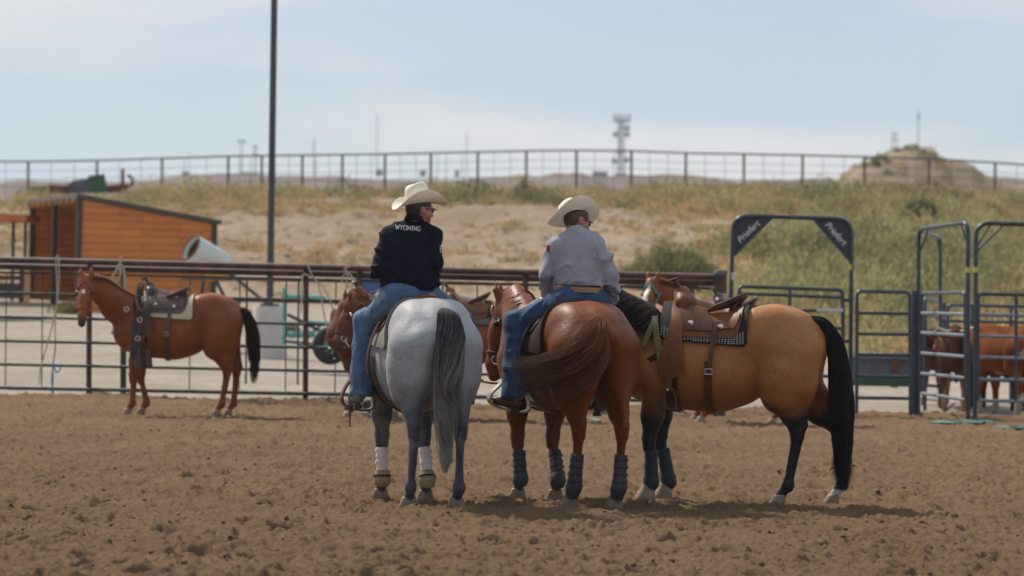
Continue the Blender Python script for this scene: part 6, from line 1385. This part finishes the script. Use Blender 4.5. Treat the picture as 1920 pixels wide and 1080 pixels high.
# blaze-faced horse behind the buckskin
hC = Horse('horse', 'chestnut horse with a white blaze and teal halter behind the golden horse', at(1388, 43.2), R(90)+R(90), [(1312, 43.1), (1300, 43.5), (1446, 43.1), (1470, 43.4)],
    wneck(pix(1226, 537, 42.9), (-.30, -.48, -.83), (-.40, -.72, .56)), None, None, muzzle(star(sorc, [(.28, .07, 0, .26, .09, .035)], 0, (.8, .76, .70))), h=.018)
hair_tail(hC, 260, [(-.76, 0, 1.34), (-.86, .0, 1.31), (-.93, .0, 1.1), (-.96, .0, .7), (-.96, .0, .4)], [.035, .06, .09, .09, .04], (.05, .016, .008), (.04, .014, .01), seed=35, lenvar=.4, r0=.005)
mane(hC, 200, 0, 0, 1, .2, [(.14, .04, .013)], r0=.007)
halter(hC, 'teal halter on the blaze-faced horse', M['halter_teal'])
saddle(hC, .13, 'dark saddle on the blaze-faced horse, mostly hidden', pal_c, 'red saddle pad on the blaze-faced horse', M['pink'], pad_z=1.2, detail=False)
# saddled horse behind the two ridden ones
pal_d = dict(pal_b, seat=M['felt_gray'], jockey=M['leather'], cantle=M['leather'])
hB = Horse('horse', 'brown saddled horse seen between the grey and the middle horse, side on', at(886, 42.6), R(90)+R(90), [(797, 42.6), (815, 42.9), (955, 42.5), (975, 42.8)],
    wneck(pix(745, 545, 42.4), (-.5, -.1, -.86), (-.86, -.1, .5)), None, None, muzzle(sorc), h=.018)
hair_tail(hB, 220, [(-.76, 0, 1.34), (-.86, .0, 1.31), (-.93, .0, 1.1), (-.96, .0, .7), (-.96, .0, .4)], [.035, .06, .09, .09, .04], (.03, .012, .008), (.03, .012, .01), seed=36, lenvar=.4, r0=.005)
mane(hB, 160, 0, 0, 1, .2, [(.05, .02, .01)], r0=.007)
saddle(hB, .13, 'worn brown saddle on the horse between the two ridden horses', pal_d, 'black saddle pad with a woven edge on the horse between the two ridden horses', M['felt_black'], pad_z=1.2, pad2=M['woven'], detail=False)
# bridled horse facing us left of the grey
sorw = lambda s, V: mixc(sorc(s, V)*.6, [.55, .52, .50], (V[:, 2] < .30+.03*vnoise(V, 20, 3))*1.0)
hA = Horse('horse', 'chestnut horse with white socks, facing the camera behind the first rider knee', at(698, 42.8), R(90)+R(142), [(648, 42.3), (682, 42.2), (712, 43.3), (735, 43.2)],
    wneck(pix(660, 574, 41.8), (-.30, -.25, -.92), (-.85, -.45, .25), lift=.02), None, None, muzzle(sorw), h=.018)
hair_tail(hA, 160, [(-.76, 0, 1.34), (-.86, .0, 1.31), (-.93, .0, 1.1), (-.96, .0, .7), (-.96, .0, .4)], [.035, .06, .09, .09, .04], (.05, .016, .008), (.04, .014, .01), seed=37, lenvar=.4, r0=.005)
mane(hA, 160, 0, 0, 1, .2, [(.14, .04, .013)], r0=.007)
halter(hA, 'dark bridle with bright bit rings on the white-socked horse', M['leather_dark'], 'bridle', 'bridle', [[tuple(hA.Hp(.50, -.12, .066)), tuple(hA.Hp(.45, -.3, .16)), (.75, .2, 1.2), (.4, .15, 1.55)]], True)
saddle(hA, .16, 'tan leather saddle on the white-socked horse, behind the first rider thigh', pal_b, 'tan saddle pad on the white-socked horse', M['leather_tan'], pad_z=1.15)
breast_collar(hA, 'tan breast collar on the white-socked horse', M['leather_tan'], .42, 1.22, .98)
for i in range(2): boot(hA, i, M['neoprene'], M['neoprene'], .10, .22, None, r=.055, r1=.050, bands=1, name='leg_boot')
# ------------------------------------------------------------------ cattle in the pen
M['horn'] = mat('pale_horn', (.62, .57, .46), .5)
def steer(label, px, d, hd_deg, col, scale=1.0, horns=True, head_dir=None, head_px=None):
    loc = at(px, d); rz = R(90)+R(hd_deg); rt = empty('steer', loc, rz, label, 'steer', 'cattle in the pen'); rt.scale = (scale,)*3
    f = Field(); f.ell((0, 0, .88), (.62, .26, .31), .01); f.ell((.38, 0, .95), (.28, .20, .30), .1); f.ell((-.45, 0, .97), (.26, .235, .25), .1); f.cone((-.6, 0, 1.15), (.5, 0, 1.17), .08, .09, .12, (0, 1, 0), .7)
    for s in (-1, 1):
        f.chain([(.40, s*.13, .80), (.40, s*.14, .48), (.39, s*.14, .42), (.38, s*.14, .14), (.40, s*.14, .05)], [.12, .065, .055, .038, .048], .04)
        f.chain([(-.50, s*.15, .90), (-.42, s*.16, .68), (-.58, s*.15, .46), (-.54, s*.15, .14), (-.52, s*.15, .05)], [.19, .12, .055, .038, .048], .05)
    f.cone((.5, 0, 1.02), (.80, 0, 1.10), .19, .13, .08, (0, 1, 0), .75); hp = np.array((.86, 0, 1.12)); hd_ = np.array(head_dir or (.55, 0, -.83)); hd_ = hd_/np.linalg.norm(hd_)
    f.cone(hp, hp+hd_*.34, .105, .062, .05, (0, 1, 0), .85); f.cone(hp+hd_*.32, hp+hd_*.38, .062, .055, .03)
    for s in (-1, 1): f.cone(hp+np.array((-.03, s*.10, .0)), hp+np.array((-.06, s*.23, -.02)), .035, .02, .02)
    V, F = f.mesh(.02); mesh_obj('body', V, F, M['hide'], rt, True, col(V))
    if horns:
        for s in (-1, 1): mb = MB(); mb.tube(spline([tuple(hp+np.array((-.02, s*.07, .06))), tuple(hp+np.array((.0, s*.18, .08))), tuple(hp+np.array((.04, s*.27, .14))), tuple(hp+np.array((.05, s*.30, .24)))], 10), list(np.linspace(.028, .006, 10)), 8); mb.build('horn', M['horn'], rt)
    mb = MB(); mb.tube(spline([(-.70, 0, 1.10), (-.76, 0, .95), (-.76, .01, .6), (-.75, .01, .40)], 12), [.03, .028, .025, .022, .02, .018, .018, .018, .025, .035, .035, .01], 8); mb.build('tail', M['hair'], rt)
    for s in (-1, 1): mb = MB(); mb.box(tuple(hp+np.array((-.05, s*.22, -.04))), (.01, .04, .05)); mb.build('ear_tag', M['sticker_y'], rt, smooth=False)
    return rt
cA = lambda c: (lambda V: np.tile(np.array(c), (len(V), 1))*(1+.25*vnoise(V, 5, 3)[:, None]))
def c_or(V): c = cA((.17, .047, .011))(V); w = sstep(.42, .50, vnoise(V, 2.6, 19)+.15*vnoise(V, 9, 3)+.5*(V[:, 2] < .30)); return mixc(c, [.33, .28, .22], w)
def c_dk(V): c = cA((.085, .035, .022))(V); w = (vnoise(V, 2.2, 4) > .45)*1.0; return mixc(c, [.3, .16, .09], w)
steer('dark brown horned steer facing the camera behind the panel with lit rails', 1786, 50.2, 172, c_dk, 1.0)
steer('brown steer standing just behind the dark horned one', 1762, 51.6, 150, cA((.13, .045, .025)), .95, True)
steer('orange and white steer in the right pen, seen from behind', 1878, 48.9, 28, c_or, 1.02, False)
steer('black steer with yellow ear tags at the right edge', 1930, 50.0, 165, cA((.02, .016, .016)), .95, False)
steer('small dark steer behind the orange and white one', 1862, 50.8, 40, cA((.05, .025, .018)), .9, False)
# ------------------------------------------------------------------ thin summer air over the far ground
hm = bpy.data.materials.new('haze'); hm.use_nodes = True; hn = hm.node_tree.nodes; hn.remove(hn['Principled BSDF'])
pv = hn.new('ShaderNodeVolumePrincipled'); pv.inputs['Color'].default_value = (.86, .91, 1, 1); pv.inputs['Density'].default_value = .00022; pv.inputs['Anisotropy'].default_value = .2
hm.node_tree.links.new(pv.outputs[0], hn['Material Output'].inputs['Volume'])
hb_ = MB(); hb_.box((0, 480, 33.6), (1500, 1080, 70)); hz = hb_.build('haze', hm, smooth=False); tag(hz, kind='stuff')
